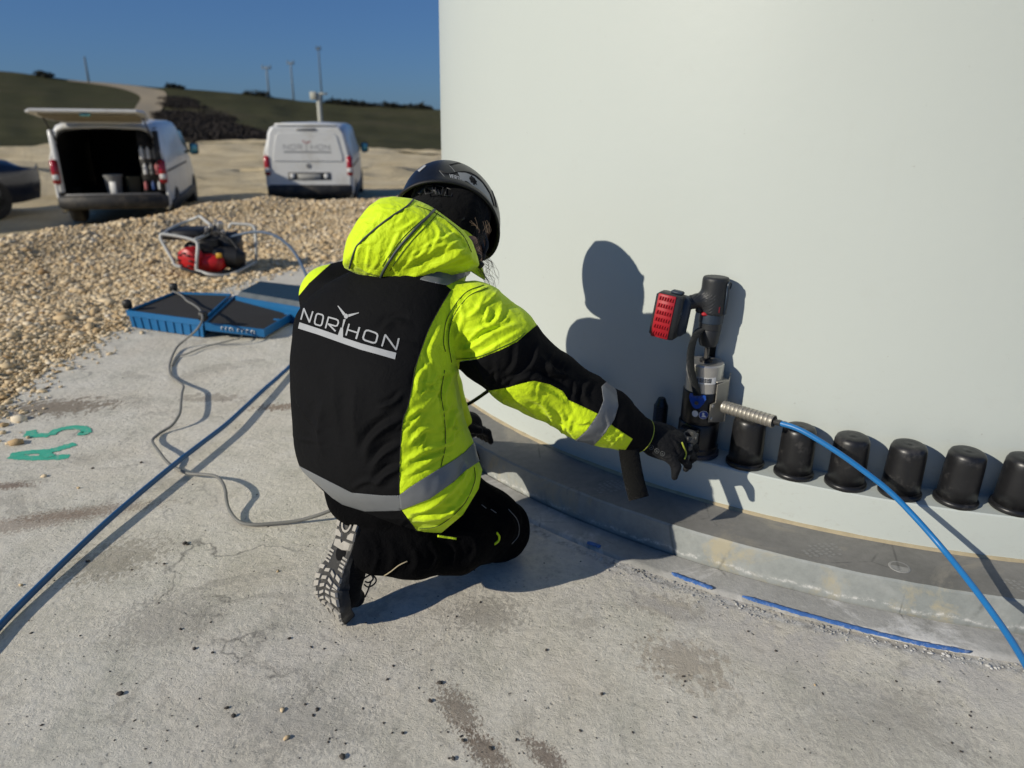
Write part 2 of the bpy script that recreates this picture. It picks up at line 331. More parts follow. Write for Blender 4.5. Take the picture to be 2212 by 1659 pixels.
def box(c, s, axes=None, bev=0.0):
    """box with chamfered edges; s = full sizes"""
    c = np.asarray(c, float); A = np.eye(3) if axes is None else np.array(axes); h = np.asarray(s, float)/2
    if bev <= 0:
        V = [c+A.T@(h*np.array(q)) for q in ((-1, -1, -1), (1, -1, -1), (1, 1, -1), (-1, 1, -1), (-1, -1, 1), (1, -1, 1), (1, 1, 1), (-1, 1, 1))]
        return np.array(V), [[0, 3, 2, 1], [4, 5, 6, 7], [0, 1, 5, 4], [1, 2, 6, 5], [2, 3, 7, 6], [3, 0, 4, 7]]
    b = min(bev, *(h*.95)); prof = []
    for (z, ins) in ((-h[2], b), (-h[2]+b, 0), (h[2]-b, 0), (h[2], b)):
        x, y = h[0]-ins, h[1]-ins
        for (sx, sy) in ((1, 1), (-1, 1), (-1, -1), (1, -1)):
            for q in ((0, 1) if sx*sy > 0 else (1, 0)):
                prof.append(c+A.T@np.array([sx*(x-(b if q else 0)), sy*(y-(0 if q else b)), z]))
    V = np.array(prof); Fc = []
    # order each ring by angle
    for i in range(4):
        ring = V[i*8:(i+1)*8]; loc = (ring-c)@A.T; V[i*8:(i+1)*8] = ring[np.argsort(np.arctan2(loc[:, 1]/h[1], loc[:, 0]/h[0]))]
    for i in range(3):
        for k in range(8): Fc.append([i*8+k, i*8+(k+1) % 8, (i+1)*8+(k+1) % 8, (i+1)*8+k])
    Fc += [list(range(8))[::-1], [24+k for k in range(8)]]
    return V, Fc
def prism(poly, o, ax, ay, az, t, bev=0.0):
    """outline (2-D) extruded by t along az, starting at o"""
    o, ax, ay, az = (np.asarray(q, float) for q in (o, ax, ay, az)); n = len(poly)
    if bev:
        c = np.mean(np.asarray(poly, float), 0); ins = [tuple(c+(np.array(p)-c)*(1-bev/max(1e-6, np.linalg.norm(np.array(p)-c)))) for p in poly]
        L = [(ins, 0), (poly, bev), (poly, t-bev), (ins, t)]
    else: L = [(poly, 0), (poly, t)]
    V = [o+ax*p[0]+ay*p[1]+az*h for pl, h in L for p in pl]; m = len(L)
    Fc = [[i*n+k, i*n+(k+1) % n, (i+1)*n+(k+1) % n, (i+1)*n+k] for i in range(m-1) for k in range(n)]
    Fc += [list(range(n))[::-1], [(m-1)*n+k for k in range(n)]]
    return np.array(V), Fc
def fix_normals(o):
    import bmesh
    bm = bmesh.new(); bm.from_mesh(o.data); bmesh.ops.recalc_face_normals(bm, faces=bm.faces[:]); bm.to_mesh(o.data); bm.free(); return o

# ================================================================== THE GROUND
def hnoise(x, y, seed=0):
    """cheap smooth value noise"""
    x = np.asarray(x, float); y = np.asarray(y, float)
    xi = np.floor(x).astype(int); yi = np.floor(y).astype(int); fx = x-xi; fy = y-yi
    fx = fx*fx*(3-2*fx); fy = fy*fy*(3-2*fy)
    def h(a, b):
        v = np.sin(a*127.1+b*311.7+seed*74.7)*43758.5453; return v-np.floor(v)
    return (h(xi, yi)*(1-fx)+h(xi+1, yi)*fx)*(1-fy)+(h(xi, yi+1)*(1-fx)+h(xi+1, yi+1)*fx)*fy
def interp(x, xs, ys): return np.interp(x, xs, ys)
def azi(u): return math.degrees(math.atan2((u-IW/2)/F, 1.066))
AZS = [azi(u) for u in (-200, 0, 150, 300, 420, 600, 900, 1300)]
def crest(az): return interp(az, AZS, (8.6, 8.8, 9.1, 9.9, 11.0, 11.4, 11.5, 11.5))
def ground_z(x, y):
    x = np.asarray(x, float); y = np.asarray(y, float)
    d = np.hypot(x, y); az = np.degrees(np.arctan2(x, y)); c = crest(az)
    z = -.035+.05*(hnoise(x*1.3, y*1.3)-.5)+.03*(hnoise(x*4, y*4, 2)-.5)
    rim = np.exp(-((d-c+.4)/.9)**2)*(.05+.09*hnoise(x*1.7, y*1.7, 5)); z = z+rim
    t = np.clip((d-c)/2.2, 0, 1); t = t*t*(3-2*t)
    low = -.88+.05*(hnoise(x*.8, y*.8, 3)-.5)+np.clip((d-14)/12, 0, 1)*(.42*(hnoise(x*.16, y*.30, 4)-.45)+.22*(hnoise(x*.6, y*.6, 6)-.5)+.10*(hnoise(x*1.7, y*1.7, 8)-.5))
    z = z*(1-t)+low*t
    rt = np.hypot(x-TC[0], y-TC[1]); k = np.clip((rt-R_SLAB)/.12, 0, 1)
    return z*k+(-.14)*(1-k)*(rt < R_SLAB+.12)+0*z
def gravel_mat():
    m, n, l, b = new_mat('pale_gravel'); co = pos(n)
    v = n.new('ShaderNodeTexVoronoi'); v.inputs['Scale'].default_value = 26; l.new(co, v.inputs['Vector'])
    base = ramp(n, l, noise(n, l, co, .7, 8, .7), [(.3, (.62, .50, .29)), (.5, (.80, .67, .42)), (.7, (.88, .77, .53))])
    base = mixc(n, l, .6, base, ramp(n, l, v.outputs['Color'], [(0, (.62, .58, .52)), (.5, (.95, .9, .85)), (1, (1.25, 1.2, 1.15))]), 'MULTIPLY')
    base = mixc(n, l, .35, base, ramp(n, l, noise(n, l, co, .35, 7, .6, 0, (1, 3, 1)), [(.4, (.52, .41, .23)), (.6, (.88, .76, .52))]))
    l.new(base, b.inputs['Base Color']); b.inputs['Roughness'].default_value = .95; b.inputs['Specular IOR Level'].default_value = .15
    h = bump(n, l, v.outputs['Distance'], .8, .02); h = bump(n, l, noise(n, l, co, 2.2, 9, .8), 1.0, .16, h); l.new(h, b.inputs['Normal']); return m
M['gravel'] = gravel_mat()
def stone_mat():
    m, n, l, b = new_mat('limestone_pebble'); co = pos(n)
    at = n.new('ShaderNodeAttribute'); at.attribute_name = 'tone'
    base = ramp(n, l, at.outputs['Fac'], [(0, (.42, .27, .13)), (.25, (.66, .49, .28)), (.6, (.80, .64, .41)), (.85, (.85, .73, .53)), (1, (.88, .81, .69))])
    base = mixc(n, l, .35, base, ramp(n, l, noise(n, l, co, 30, 6, .7), [(.3, (.5, .42, .32)), (.7, (1.1, 1.1, 1.1))]), 'MULTIPLY')
    l.new(base, b.inputs['Base Color']); b.inputs['Roughness'].default_value = .92; b.inputs['Specular IOR Level'].default_value = .2
    l.new(bump(n, l, noise(n, l, co, 120, 5, .7), .4, .003), b.inputs['Normal']); return m
M['stone'] = stone_mat()
# ground sheet (polar grid round the photographer's side, out to the foot of the hill)
def far_d(az): return interp(az, AZS, (50, 50, 52, 56, 57, 56, 44, 40))
rows = np.concatenate([np.linspace(.05, 3.5, 8), np.linspace(3.6, 14.5, 150), np.geomspace(14.7, 1, 1)[:1], np.linspace(14.9, 31, 90)])
azs = np.concatenate([np.linspace(-180, -48, 40), np.linspace(-47, 5, 260), np.linspace(8, 180, 50)])
rr = np.concatenate([rows, [0]*25]); V = []; nr = len(rows)+25
for a in azs:
    D = float(far_d(a))+3; r_ = np.concatenate([rows, np.linspace(31, D, 25)]); V.append(np.stack([np.sin(R(a))*r_, np.cos(R(a))*r_, ground_z(np.sin(R(a))*r_, np.cos(R(a))*r_)], -1))
V = np.concatenate(V); na = len(azs)
Fc = [[i*nr+j, i*nr+j+1, (i+1)*nr+j+1, (i+1)*nr+j] for i in range(na-1) for j in range(nr-1)]
tag(obj('gravel_ground', V, Fc, M['gravel']), kind='structure')
# hill
def hor(u): return 250-(IW/2-u)*math.tan(R(.8))
SKY_U = [-900, 0, 100, 190, 350, 450, 570, 640, 700, 800, 940, 1600, 2600]; SKY_V = [150, 172, 180, 188, 198, 203, 212, 222, 225, 232, 238, 250, 262]
SKY_E = [(hor(u)-v)/F/1.066 for u, v in zip(SKY_U, SKY_V)]; SKY_A = [azi(u) for u in SKY_U]
DH = 190.0
def hill_pt(az, s):
    D0 = far_d(az); d = D0+(DH-D0)*s; e0 = (-.88-1.25)/D0; e1 = interp(az, SKY_A, SKY_E)
    e = e0+(e1-e0)*s; z = 1.25+e*d
    z = z+(.35*(hnoise(d*.05, az*.8, 9)-.5)*np.minimum(1, s*4))
    return np.stack([np.sin(np.radians(az))*d, np.cos(np.radians(az))*d, z], -1)
def hill_uv(u, v, dz=0):
    az = azi(u); D0 = float(far_d(az)); e0 = (-.88-1.25)/D0; e1 = float(interp(az, SKY_A, SKY_E)); e = (hor(u)-v)/F/1.066
    p = hill_pt(np.array(az), np.array((e-e0)/(e1-e0))); p[2] += dz; return p
def hill_mat():
    m, n, l, b = new_mat('dark_winter_crop'); co = pos(n)
    base = ramp(n, l, noise(n, l, co, .03, 6, .6), [(.35, (.062, .060, .027)), (.5, (.080, .078, .036)), (.65, (.105, .088, .050))])
    base = mixc(n, l, .5, base, ramp(n, l, noise(n, l, co, .6, 8, .8, 0, (1, .25, 1)), [(.3, (.55, .55, .5)), (.7, (1.35, 1.35, 1.2))]), 'MULTIPLY')
    l.new(base, b.inputs['Base Color']); b.inputs['Roughness'].default_value = 1; b.inputs['Specular IOR Level'].default_value = .1
    l.new(bump(n, l, noise(n, l, co, 2, 8, .8), .8, .25), b.inputs['Normal']); return m
M['hill'] = hill_mat()
ha = np.concatenate([np.linspace(-100, -46, 16), np.linspace(-45, 0, 140), np.linspace(3, 60, 16)]); hs = np.linspace(0, 1, 60)
V = np.concatenate([hill_pt(np.full_like(hs, a), hs) for a in ha]); V2 = []
Fc = [[i*60+j, i*60+j+1, (i+1)*60+j+1, (i+1)*60+j] for i in range(len(ha)-1) for j in range(59)]
V3 = V[59::60].copy(); far = V3*np.array([9, 9, 0])+np.array([0, 0, -40]); k = len(V); V = np.concatenate([V, far])
Fc += [[i*60+59, k+i, k+i+1, (i+1)*60+59] for i in range(len(ha)-1)]
tag(obj('hillside', V, Fc, M['hill']), kind='structure')
# dirt track winding over the hill
M['track'] = simple('pale_dirt_track', (.40, .32, .20), .95, var=.25, vscale=.6, bs=.3, bscale=5, bdist=.1)
cl = [((150, 186.5), (150, 188)), ((200, 189), (200, 192)), ((250, 192.2), (245, 198)), ((300, 196.5), (275, 204)), ((340, 202), (295, 211)), ((356, 209), (300, 218)), ((354, 222), (293, 228)), ((340, 240), (283, 240)), ((318, 262), (262, 262)), ((290, 300), (225, 295))]
A = spline([np.array([*p[0], 0.]) for p in cl], 6); B = spline([np.array([*p[1], 0.]) for p in cl], 6); nc = 6
V = np.array([hill_uv(*(a[:2]+(b_[:2]-a[:2])*t), .12) for a, b_ in zip(A, B) for t in np.linspace(0, 1, nc)])
Fc = [[i*nc+j, i*nc+j+1, (i+1)*nc+j+1, (i+1)*nc+j] for i in range(len(A)-1) for j in range(nc-1)]
tag(obj('dirt_track', V, Fc, M['track']), kind='structure')
# dark brown bank: flat patch of tiny faces along the hill surface
M['dark_bank'] = simple('dark_brown_bank', (.030, .023, .018), 1.0, var=.4, vscale=1.2, bs=.8, bscale=4, bdist=.3)
def leaf_cloud(name, centres, size, m, per=60, tri=.25, seed=1):
    rg = np.random.default_rng(seed); V = []; Fc = []
    for c, s in centres:
        for _ in range(per):
            d = rg.normal(size=3); d /= np.linalg.norm(d); p = c+d*np.array(s)*rg.uniform(.35, 1)**.6
            q = rg.normal(size=(3, 3))*tri*rg.uniform(.5, 1.3); k = len(V); V += list(p+q); Fc.append([k, k+1, k+2])
    return obj(name, V, Fc, m, smooth=False)
cs = []
for i in range(60):
    u = random.uniform(366, 500); v = random.uniform(212+max(0, (u-385))*.62, 299); p = hill_uv(u, v, .15); cs.append((p, (3.2, 4.2, .6)))
tag(leaf_cloud('dark_bank', cs, 1, M['dark_bank'], 900, .11), kind='stuff')
# bushes on the skyline
M['bush'] = simple('dark_hedge', (.02, .022, .013), 1.0, var=.3)
for i, (u, s) in enumerate(((95, .7), (372, .8), (545, 1.2), (712, 1.0), (726, 1.3), (752, .9), (776, .9), (815, 1.1), (838, .8), (880, 1.1), (905, .8))):
    v = interp(u, SKY_U, SKY_V); p = hill_uv(u, v+.6, .3)
    o = leaf_cloud('bush', [(np.zeros(3), (2.2*s, 1.6, .6*s)), (np.array([1.5*s, 0, -.2]), (1.6*s, 1.6, .45*s))], 1, M['bush'], 130, .35, i+3); o.location = p
    where = ['at the far left of the hill crest', 'at the top of the dirt track', 'left of the first utility pole', 'just right of the tall pole', 'second right of the tall pole', 'third right of the tall pole', 'fourth right of the tall pole', 'fifth right of the tall pole', 'sixth right of the tall pole', 'second nearest the tower edge', 'nearest the tower edge', 'half way between track and first pole', 'a little right of the dirt track'][i]
    tag(o, 'dark blurred bush on the skyline, '+where, 'bush', 'bushes along the hill crest')
# distant poles
M['pole'] = simple('weathered_pole', (.22, .25, .26), .9, var=.2)
M['poledark'] = simple('dark_pole', (.13, .16, .18), .9, var=.2)
M['palepost'] = simple('pale_post', (.45, .45, .38), .8, var=.1)
def pole(u, vb, vt, w, arm, label, m, thick=None, box_at=None):
    b = hill_uv(u, vb); d = np.linalg.norm(b[:2]); H = (vb-vt)/F*d/1.066*1.05
    t = thing('utility_pole', label, 'pole', b, 'far poles on the hill'); 
    obj('shaft', *tube([(0, 0, -1), (0, 0, H)], [w, w*.7], 8), m, t, local=True)
    if arm:
        obj('crossarm', *box((0, 0, H-.5), (arm, .3, .3), bev=.05), m, t, local=True)
        for x in (-.4, .4): obj('insulator', *lathe([(.18, 0), (.12, .5), (.05, .55)], 8, (x*arm, 0, H-.35)), m, t, local=True)
    return t
pole(195, 190, 147, .24, 0, 'thin dark mast on the hill crest above the open van', M['poledark'])
pole(577, 213, 158, .24, 2.2, 'grey utility pole with crossarm, leftmost of the pair above the closed van', M['pole'])
pole(629, 219, 151, .22, 1.7, 'grey utility pole with crossarm, right one of the pair above the closed van', M['pole'])
pole(690, 226, 124, .20, 1.1, 'tallest dark lattice mast just behind the pale post', M['poledark'])
b = atd(704, 420, 26.); b[2] = ground_z(b[0], b[1]); t = thing('meter_post', 'pale post with a small white box on top behind the closed van', 'post', b)
H = 2.65
obj('shaft', *tube([(0, 0, -.2), (0, 0, H)], .085, 8), M['palepost'], t, local=True)
obj('box', *box((-.16, -.05, H-.05), (.22, .16, .26), bev=.02), M['palepost'], t, local=True)
obj('bracket', *box((.14, 0, H+.02), (.32, .06, .06)), M['palepost'], t, local=True)

# ------------------------------------------------------------------ slab, ring, pedestal
def annulus(r0, r1, z, nr, na, thick=0.0, wob=0.0):
    V = []
    for j in range(nr+1):
        for k in range(na):
            a = 360*k/na; r = r0+(r1-r0)*j/nr
            if j == nr and wob: r += wob*(hnoise(np.array(a*.9), np.array(1.)) + .5*hnoise(np.array(a*4), np.array(7.))-.7)
            V.append(pol(r, a, z))
    Fc = [[j*na+k, (j+1)*na+k, (j+1)*na+(k+1) % na, j*na+(k+1) % na] for j in range(nr) for k in range(na)]
    if thick:
        o = len(V); V += [p-np.array([0, 0, thick]) for p in V[nr*na:(nr+1)*na]]
        Fc += [[nr*na+k, o+k, o+(k+1) % na, nr*na+(k+1) % na] for k in range(na)]
    return np.array(V), Fc
tag(obj('foundation_slab', *annulus(2.45, R_SLAB, 0, 24, 720, .3, .03), M['concrete'], sharp=40), kind='structure')
def ring_profile(prof, na=720, seed=1, amp=0.0):
    V = []
    for (r, z) in prof:
        for k in range(na):
            a = 360*k/na; w = amp*(hnoise(np.array(a*1.1), np.array(r*9), seed)-.5); V.append(pol(r+w, a, z))
    n = len(prof); Fc = [[i*na+k, i*na+(k+1) % na, (i+1)*na+(k+1) % na, (i+1)*na+k] for i in range(n-1) for k in range(na)]
    return np.array(V), Fc
o = obj('grout_ring', *ring_profile([(2.5765, -.01), (2.578, .0095), (2.668, .011), (2.680, .008), (2.692, -.01)], amp=0), M['ring'], sharp=50); tag(o, kind='structure')
pv, pf = ring_profile([(R_PED, -.02), (R_PED+.001, .06), (R_PED-.001, Z_PED-.006), (R_PED-.006, Z_PED), (2.45, Z_PED+.001), (2.2, Z_PED)], amp=.004)
o = obj('grout_pedestal', pv, pf, [M['ped_side'], M['ped_top']], sharp=30); tag(o, kind='structure')
for i, p in enumerate(o.data.polygons):
    if i >= 720*3: p.material_index = 1
# drilled hole and dusty boot prints on the pedestal
M['dust'] = simple('pale_dust_print', (.29, .285, .26), .95, var=.3, vscale=120)
hx = atz(1943, 1225, Z_PED); 
o = obj('drill_hole', *lathe([(.0, .0006), (.022, .0006), (.027, .0012), (.029, 0)], 28, hx), M['ring']); o.scale = (1, 1, 1); tag(o, 'round filled drill hole in the grey grout pedestal', 'hole')
def boot_print(c, rot, s, label, rows=7):
    V = []; Fc = []; rg = np.random.default_rng(int(c[0]*100)+5); ca, sa = math.cos(R(rot)), math.sin(R(rot))
    for i in range(rows):
        w = .5*(1-((i-rows*.45)/(rows*.62))**2)
        for j in range(-2, 3):
            if abs(j) > 5*w or rg.random() < .12: continue
            x, y = j*.014+(i % 2)*.004, (i-rows/2)*.017; q = np.array([(-.005, -.006), (.005, -.004), (.006, .005), (-.004, .006)])*rg.uniform(.8, 1.15)+rg.normal(size=(4, 2))*.0008
            k = len(V)
            for d in q: X, Y = (x+d[0])*s, (y+d[1])*s; V.append((c[0]+X*ca-Y*sa, c[1]+X*sa+Y*ca, c[2]+.0012))
            Fc.append([k, k+1, k+2, k+3])
    tag(obj('boot_print', V, Fc, M['dust'], smooth=False), label, 'boot print', 'boot prints on the pedestal')
boot_print(atz(1780, 1188, Z_PED), -70, 1.0, 'pale boot tread print on the grey pedestal left of the drill hole')
boot_print(atz(1320, 1050, Z_PED), -55, 1.0, 'boot tread print on the shaded pedestal behind the hanging strap')
boot_print(atz(2205, 1262, Z_PED), -80, .9, 'faint boot print on the pedestal at the right edge of the picture', 5)
# blue joint paint along the ring
def paint_run(pts, w, label):
    P = spline([np.array([*atz(u, v, 0)[:2], 0]) for u, v in pts], 14); V = []; Fc = []; n = len(P)
    for i, p in enumerate(P):
        rad = p[:2]-TC[:2]; r = np.linalg.norm(rad); rad = rad/r; s = min(i, n-1-i)/(n*.06+1); ww = w*min(1, .25+s)*(.85+.5*RNG.random()*.5)
        for q, zz in ((-.55, .003), (-.3, .0075), (.15, .0085), (.5, .0035)):
            e = ww*q+RNG.normal()*.0012; V.append((*(p[:2]+rad*e), zz+.0095))
    Fc = [[i*4+k, i*4+k+1, i*4+k+5, i*4+k+4] for i in range(n-1) for k in range(3)]
    tag(obj('joint_paint', V, Fc, M['bluepaint']), label, 'paint mark', 'blue paint strokes along the joint')
paint_run([(1268, 1180), (1283, 1184), (1297, 1190)], .017, 'shortest blue paint dab on the joint, nearest the knee')
paint_run([(1450, 1247), (1495, 1264), (1538, 1280)], .017, 'short blue paint stroke on the joint, middle one of three')
paint_run([(1602, 1297), (1660, 1314), (1750, 1340), (1870, 1372), (1990, 1400), (2092, 1418)], .017, 'long blue paint stroke on the joint at lower right')

# ------------------------------------------------------------------ tower
tw = thing('wind_turbine_tower', 'huge white steel wind turbine tower wall rising from the slab', 'tower', (TC[0], TC[1], Z_PED))
o = obj('tower_wall', *ring_profile([(R_WALL, Z_FL-.02), (R_WALL-.0005, 1.2), (R_WALL-.006, 2.6), (R_WALL-.02, 6), (R_WALL-.5, 80)]), M['tower'], tw)
o = obj('base_flange', *ring_profile([(2.3, Z_PED-.01), (R_FL, Z_PED-.005), (R_FL, Z_FL-.004), (R_FL-.004, Z_FL), (R_WALL-.03, Z_FL)]), M['tower'], tw, sharp=30)
o = obj('sealant_bead', *ring_profile([(R_FL+.009, Z_PED), (R_FL+.007, Z_PED+.005), (R_FL-.002, Z_PED+.009)], amp=.006), M['sealant'], tw)

# ------------------------------------------------------------------ gravel stones
def icosphere():
    t = (1+5**.5)/2; v = np.array([(-1, t, 0), (1, t, 0), (-1, -t, 0), (1, -t, 0), (0, -1, t), (0, 1, t), (0, -1, -t), (0, 1, -t), (t, 0, -1), (t, 0, 1), (-t, 0, -1), (-t, 0, 1)], float)
    f = [(0, 11, 5), (0, 5, 1), (0, 1, 7), (0, 7, 10), (0, 10, 11), (1, 5, 9), (5, 11, 4), (11, 10, 2), (10, 7, 6), (7, 1, 8), (3, 9, 4), (3, 4, 2), (3, 2, 6), (3, 6, 8), (3, 8, 9), (4, 9, 5), (2, 4, 11), (6, 2, 10), (8, 6, 7), (9, 8, 1)]
    return v/np.linalg.norm(v[0]), np.array(f)
def stones(name, X, Y, Z, S, m, seed=3, flat=.7, coarse=False):
    rg = np.random.default_rng(seed); v, f = icosphere(); n = len(X)
    if coarse: v = np.array([(1, 0, 0), (-1, 0, 0), (0, 1, 0), (0, -1, 0), (0, 0, 1), (0, 0, -1)], float); f = np.array([(0, 2, 4), (2, 1, 4), (1, 3, 4), (3, 0, 4), (2, 0, 5), (1, 2, 5), (3, 1, 5), (0, 3, 5)])
    nv = len(v)
    vv = v[None]*(1+rg.normal(size=(n, nv, 1))*.16)
    ax = rg.uniform([.75, .6, .45], [1.3, 1.0, .85], size=(n, 3)); vv = vv*ax[:, None]
    a = rg.uniform(0, 2*np.pi, n); b = rg.normal(size=n)*.4
    ca, sa, cb, sb = np.cos(a), np.sin(a), np.cos(b), np.sin(b)
    y = vv[..., 1]*cb[:, None]-vv[..., 2]*sb[:, None]; z = vv[..., 1]*sb[:, None]+vv[..., 2]*cb[:, None]
    x = vv[..., 0]; x2 = x*ca[:, None]-y*sa[:, None]; y2 = x*sa[:, None]+y*ca[:, None]
    P = np.stack([x2, y2, z*flat], -1)*S[:, None, None]+np.stack([X, Y, Z], -1)[:, None]
    ff = (f[None]+nv*np.arange(n)[:, None, None]).reshape(-1, 3)
    me = bpy.data.meshes.new(name); me.vertices.add(n*nv); me.vertices.foreach_set('co', P.reshape(-1))
    me.loops.add(len(ff)*3); me.loops.foreach_set('vertex_index', ff.reshape(-1).astype(np.int32))
    me.polygons.add(len(ff)); me.polygons.foreach_set('loop_start', np.arange(0, len(ff)*3, 3, dtype=np.int32))
    me.update(calc_edges=True); me.materials.append(m)
    at = me.attributes.new('tone', 'FLOAT', 'POINT'); at.data.foreach_set('value', np.repeat(rg.beta(2, 2, n), nv).astype(np.float32))
    o = bpy.data.objects.new(name, me); COL.objects.link(o); return o
rg = np.random.default_rng(11); N = 700000
az = np.where(rg.random(N) < .88, rg.uniform(-43, 2, N), rg.uniform(-64, -43, N)); d = np.sqrt(rg.uniform(3.2**2, 14.2**2, N)); x = np.sin(np.radians(az))*d; y = np.cos(np.radians(az))*d
rt = np.hypot(x-TC[0], y-TC[1]); keep = (rt > R_SLAB-.01-.22*rg.random(N)**7) & (d < crest(az)+2.4) & (rg.random(N) < np.clip(1.25-d*.07, .35, 1))
x, y, d, rt = x[keep], y[keep], d[keep], rt[keep]; n0 = min(len(x), 190000); x, y, d, rt = x[:n0], y[:n0], d[:n0], rt[:n0]
s = np.clip(rg.lognormal(math.log(.0078), .55, len(x))*np.clip(.8+d*.045, .9, 1.3), .005, .045)
z = ground_z(x, y)+s*.25; z = np.where(rt < R_SLAB+.12, np.maximum(z, -.045+(rt-R_SLAB)*.1+.03*rg.random(len(x))), z); z = np.where(rt < R_SLAB+.005, .004, z)
nearm = d < 6.6
tag(stones('gravel', x[nearm], y[nearm], z[nearm], s[nearm], M['stone']), kind='stuff')
tag(stones('gravel', x[~nearm], y[~nearm], z[~nearm], s[~nearm]*1.15, M['stone'], 4, .7, True), kind='stuff')
# loose chips lying on the slab
chips = [(265, 817, .006), (170, 1055, .007), (200, 1012, .006), (305, 1000, .007), (190, 1213, .006), (45, 1265, .006), (740, 1637, .010), (950, 1476, .008), (1060, 1618, .006), (600, 1235, .005), (355, 1219, .006), (420, 1402, .006), (505, 1548, .007), (610, 1535, .007), (390, 1360, .005),
         (930, 1515, .007), (260, 1500, .008), (620, 1595, .007), (1380, 1235, .005), (1180, 1405, .005), (625, 1380, .005), (1820, 1228, .004), (870, 1585, .006), (980, 1640, .006), (1540, 1160, .003), (1410, 1200, .004), (100, 840, .012), (400, 1175, .008), (405, 1177, .006), (95, 1030, .01), (1000, 1600, .006), (1300, 1500, .005), (490, 1530, .006), (1760, 1480, .004), (1500, 1550, .004)]
P = np.array([atz(u, v, 0) for u, v, _ in chips]); S = np.array([c[2] for c in chips])
M['chip'] = simple('dark_mud_crumb', (.07, .06, .05), .95, var=.5, vscale=30, bs=.5)
for i, (p, s_) in enumerate(zip(P, S)):
    o = stones('stone_chip', p[0:1]*0, p[1:2]*0, p[2:3]*0, np.array([s_]), M['stone'] if i % 4 == 1 else M['chip'], 40+i, .8); o.location = (p[0], p[1], s_*.35)
    tag(o, ('pale' if i % 4 == 1 else 'dark')+' crumb of stone lying loose on the concrete slab', 'stone chip', 'crumbs scattered on the slab')
P = np.array([atz(u, v, 0) for u, v in zip(rg.uniform(-60, 2200, 900), rg.uniform(880, 1660, 900))]); rt = np.hypot(P[:, 0]-TC[0], P[:, 1]-TC[1]); k = (rt > 2.75) & (rt < 4.2); P = P[k]
tag(stones('grit', P[:, 0], P[:, 1], P[:, 2]+.0008, np.clip(rg.lognormal(math.log(.0016), .5, len(P)), .0006, .004), M['chip'], 77), kind='stuff')
ca = rg.uniform(-128, -88, 700); cr = 2.705+rg.normal(size=700)*.016; P = np.array([pol(r_, a_, 0) for r_, a_ in zip(cr, ca)])
tag(stones('crumbled_edge', P[:, 0], P[:, 1], P[:, 2]+.001, np.clip(rg.lognormal(math.log(.0026), .5, 700), .001, .007), M['ring'], 78), kind='stuff')
# ------------------------------------------------------------------ A5 sprayed on the slab
def strokes_on_slab(polys, w, z=.0012):
    parts = []
    for pts in polys:
        P = spline([atz(u, v, 0) for u, v in pts], 10); V = []; n = len(P)
        T = np.gradient(P, axis=0); T /= np.linalg.norm(T, axis=1)[:, None]+1e-9; Nn = np.stack([-T[:, 1], T[:, 0], 0*T[:, 0]], -1)
        for i in range(n):
            e = .5*w*(.75 if i in (0, n-1) else 1)*(1+.22*RNG.normal()*.6)
            for q in (-1, -.3, .3, 1): V.append(P[i]+Nn[i]*e*q+np.array([0, 0, z]))
        parts.append((V, [[i*4+k, i*4+k+1, i*4+k+5, i*4+k+4] for i in range(n-1) for k in range(3)])); z += .0006
    return join(*parts)
t = thing('sprayed_marking', 'green spray painted A5 on the slab at left', 'paint mark', atz(100, 960, 0))
obj('letter', *strokes_on_slab([[(22, 986), (70, 990), (130, 988), (150, 986)], [(22, 984), (60, 978), (110, 974), (140, 966), (163, 959)], [(92, 974), (100, 981), (110, 988)]], .040), M['greenspray'], t)
obj('digit', *strokes_on_slab([[(68, 930), (66, 938), (58, 944)], [(58, 943), (85, 941), (108, 941)], [(108, 941), (120, 932), (140, 926), (165, 924), (183, 927), (184, 936), (168, 938)]], .040), M['greenspray'], t)

# ================================================================== THE PERSON
# --- soft-body tools: distance fields, surface nets, clipping along seams
def seg_param(P, a, b):
    ab = b-a; t = np.clip(((P-a)@ab)/(ab@ab), 0, 1); return t, np.linalg.norm(P-a-t[..., None]*ab, axis=-1)
def capsule(P, a, b, ra, rb):
    a = np.asarray(a, float); b = np.asarray(b, float); t, d = seg_param(P, a, b); return d-(ra+(rb-ra)*t)
def ellipsoid(P, c, r, A=None):
    q = P-np.asarray(c, float)
    if A is not None: q = q@np.asarray(A, float).T
    r = np.asarray(r, float); k0 = np.linalg.norm(q/r, axis=-1); k1 = np.linalg.norm(q/(r*r), axis=-1)
    return np.where(k1 > 1e-9, k0*(k0-1)/np.maximum(k1, 1e-9), -r.min())
def smin(a, b, k):
    h = np.clip(.5+.5*(b-a)/k, 0, 1); return b+(a-b)*h-k*h*(1-h)
def chain(P, pts, k=.02):
    d = None
    for (a, ra), (b, rb) in zip(pts[:-1], pts[1:]):
        e = capsule(P, a, b, ra, rb); d = e if d is None else smin(d, e, k)
    return d
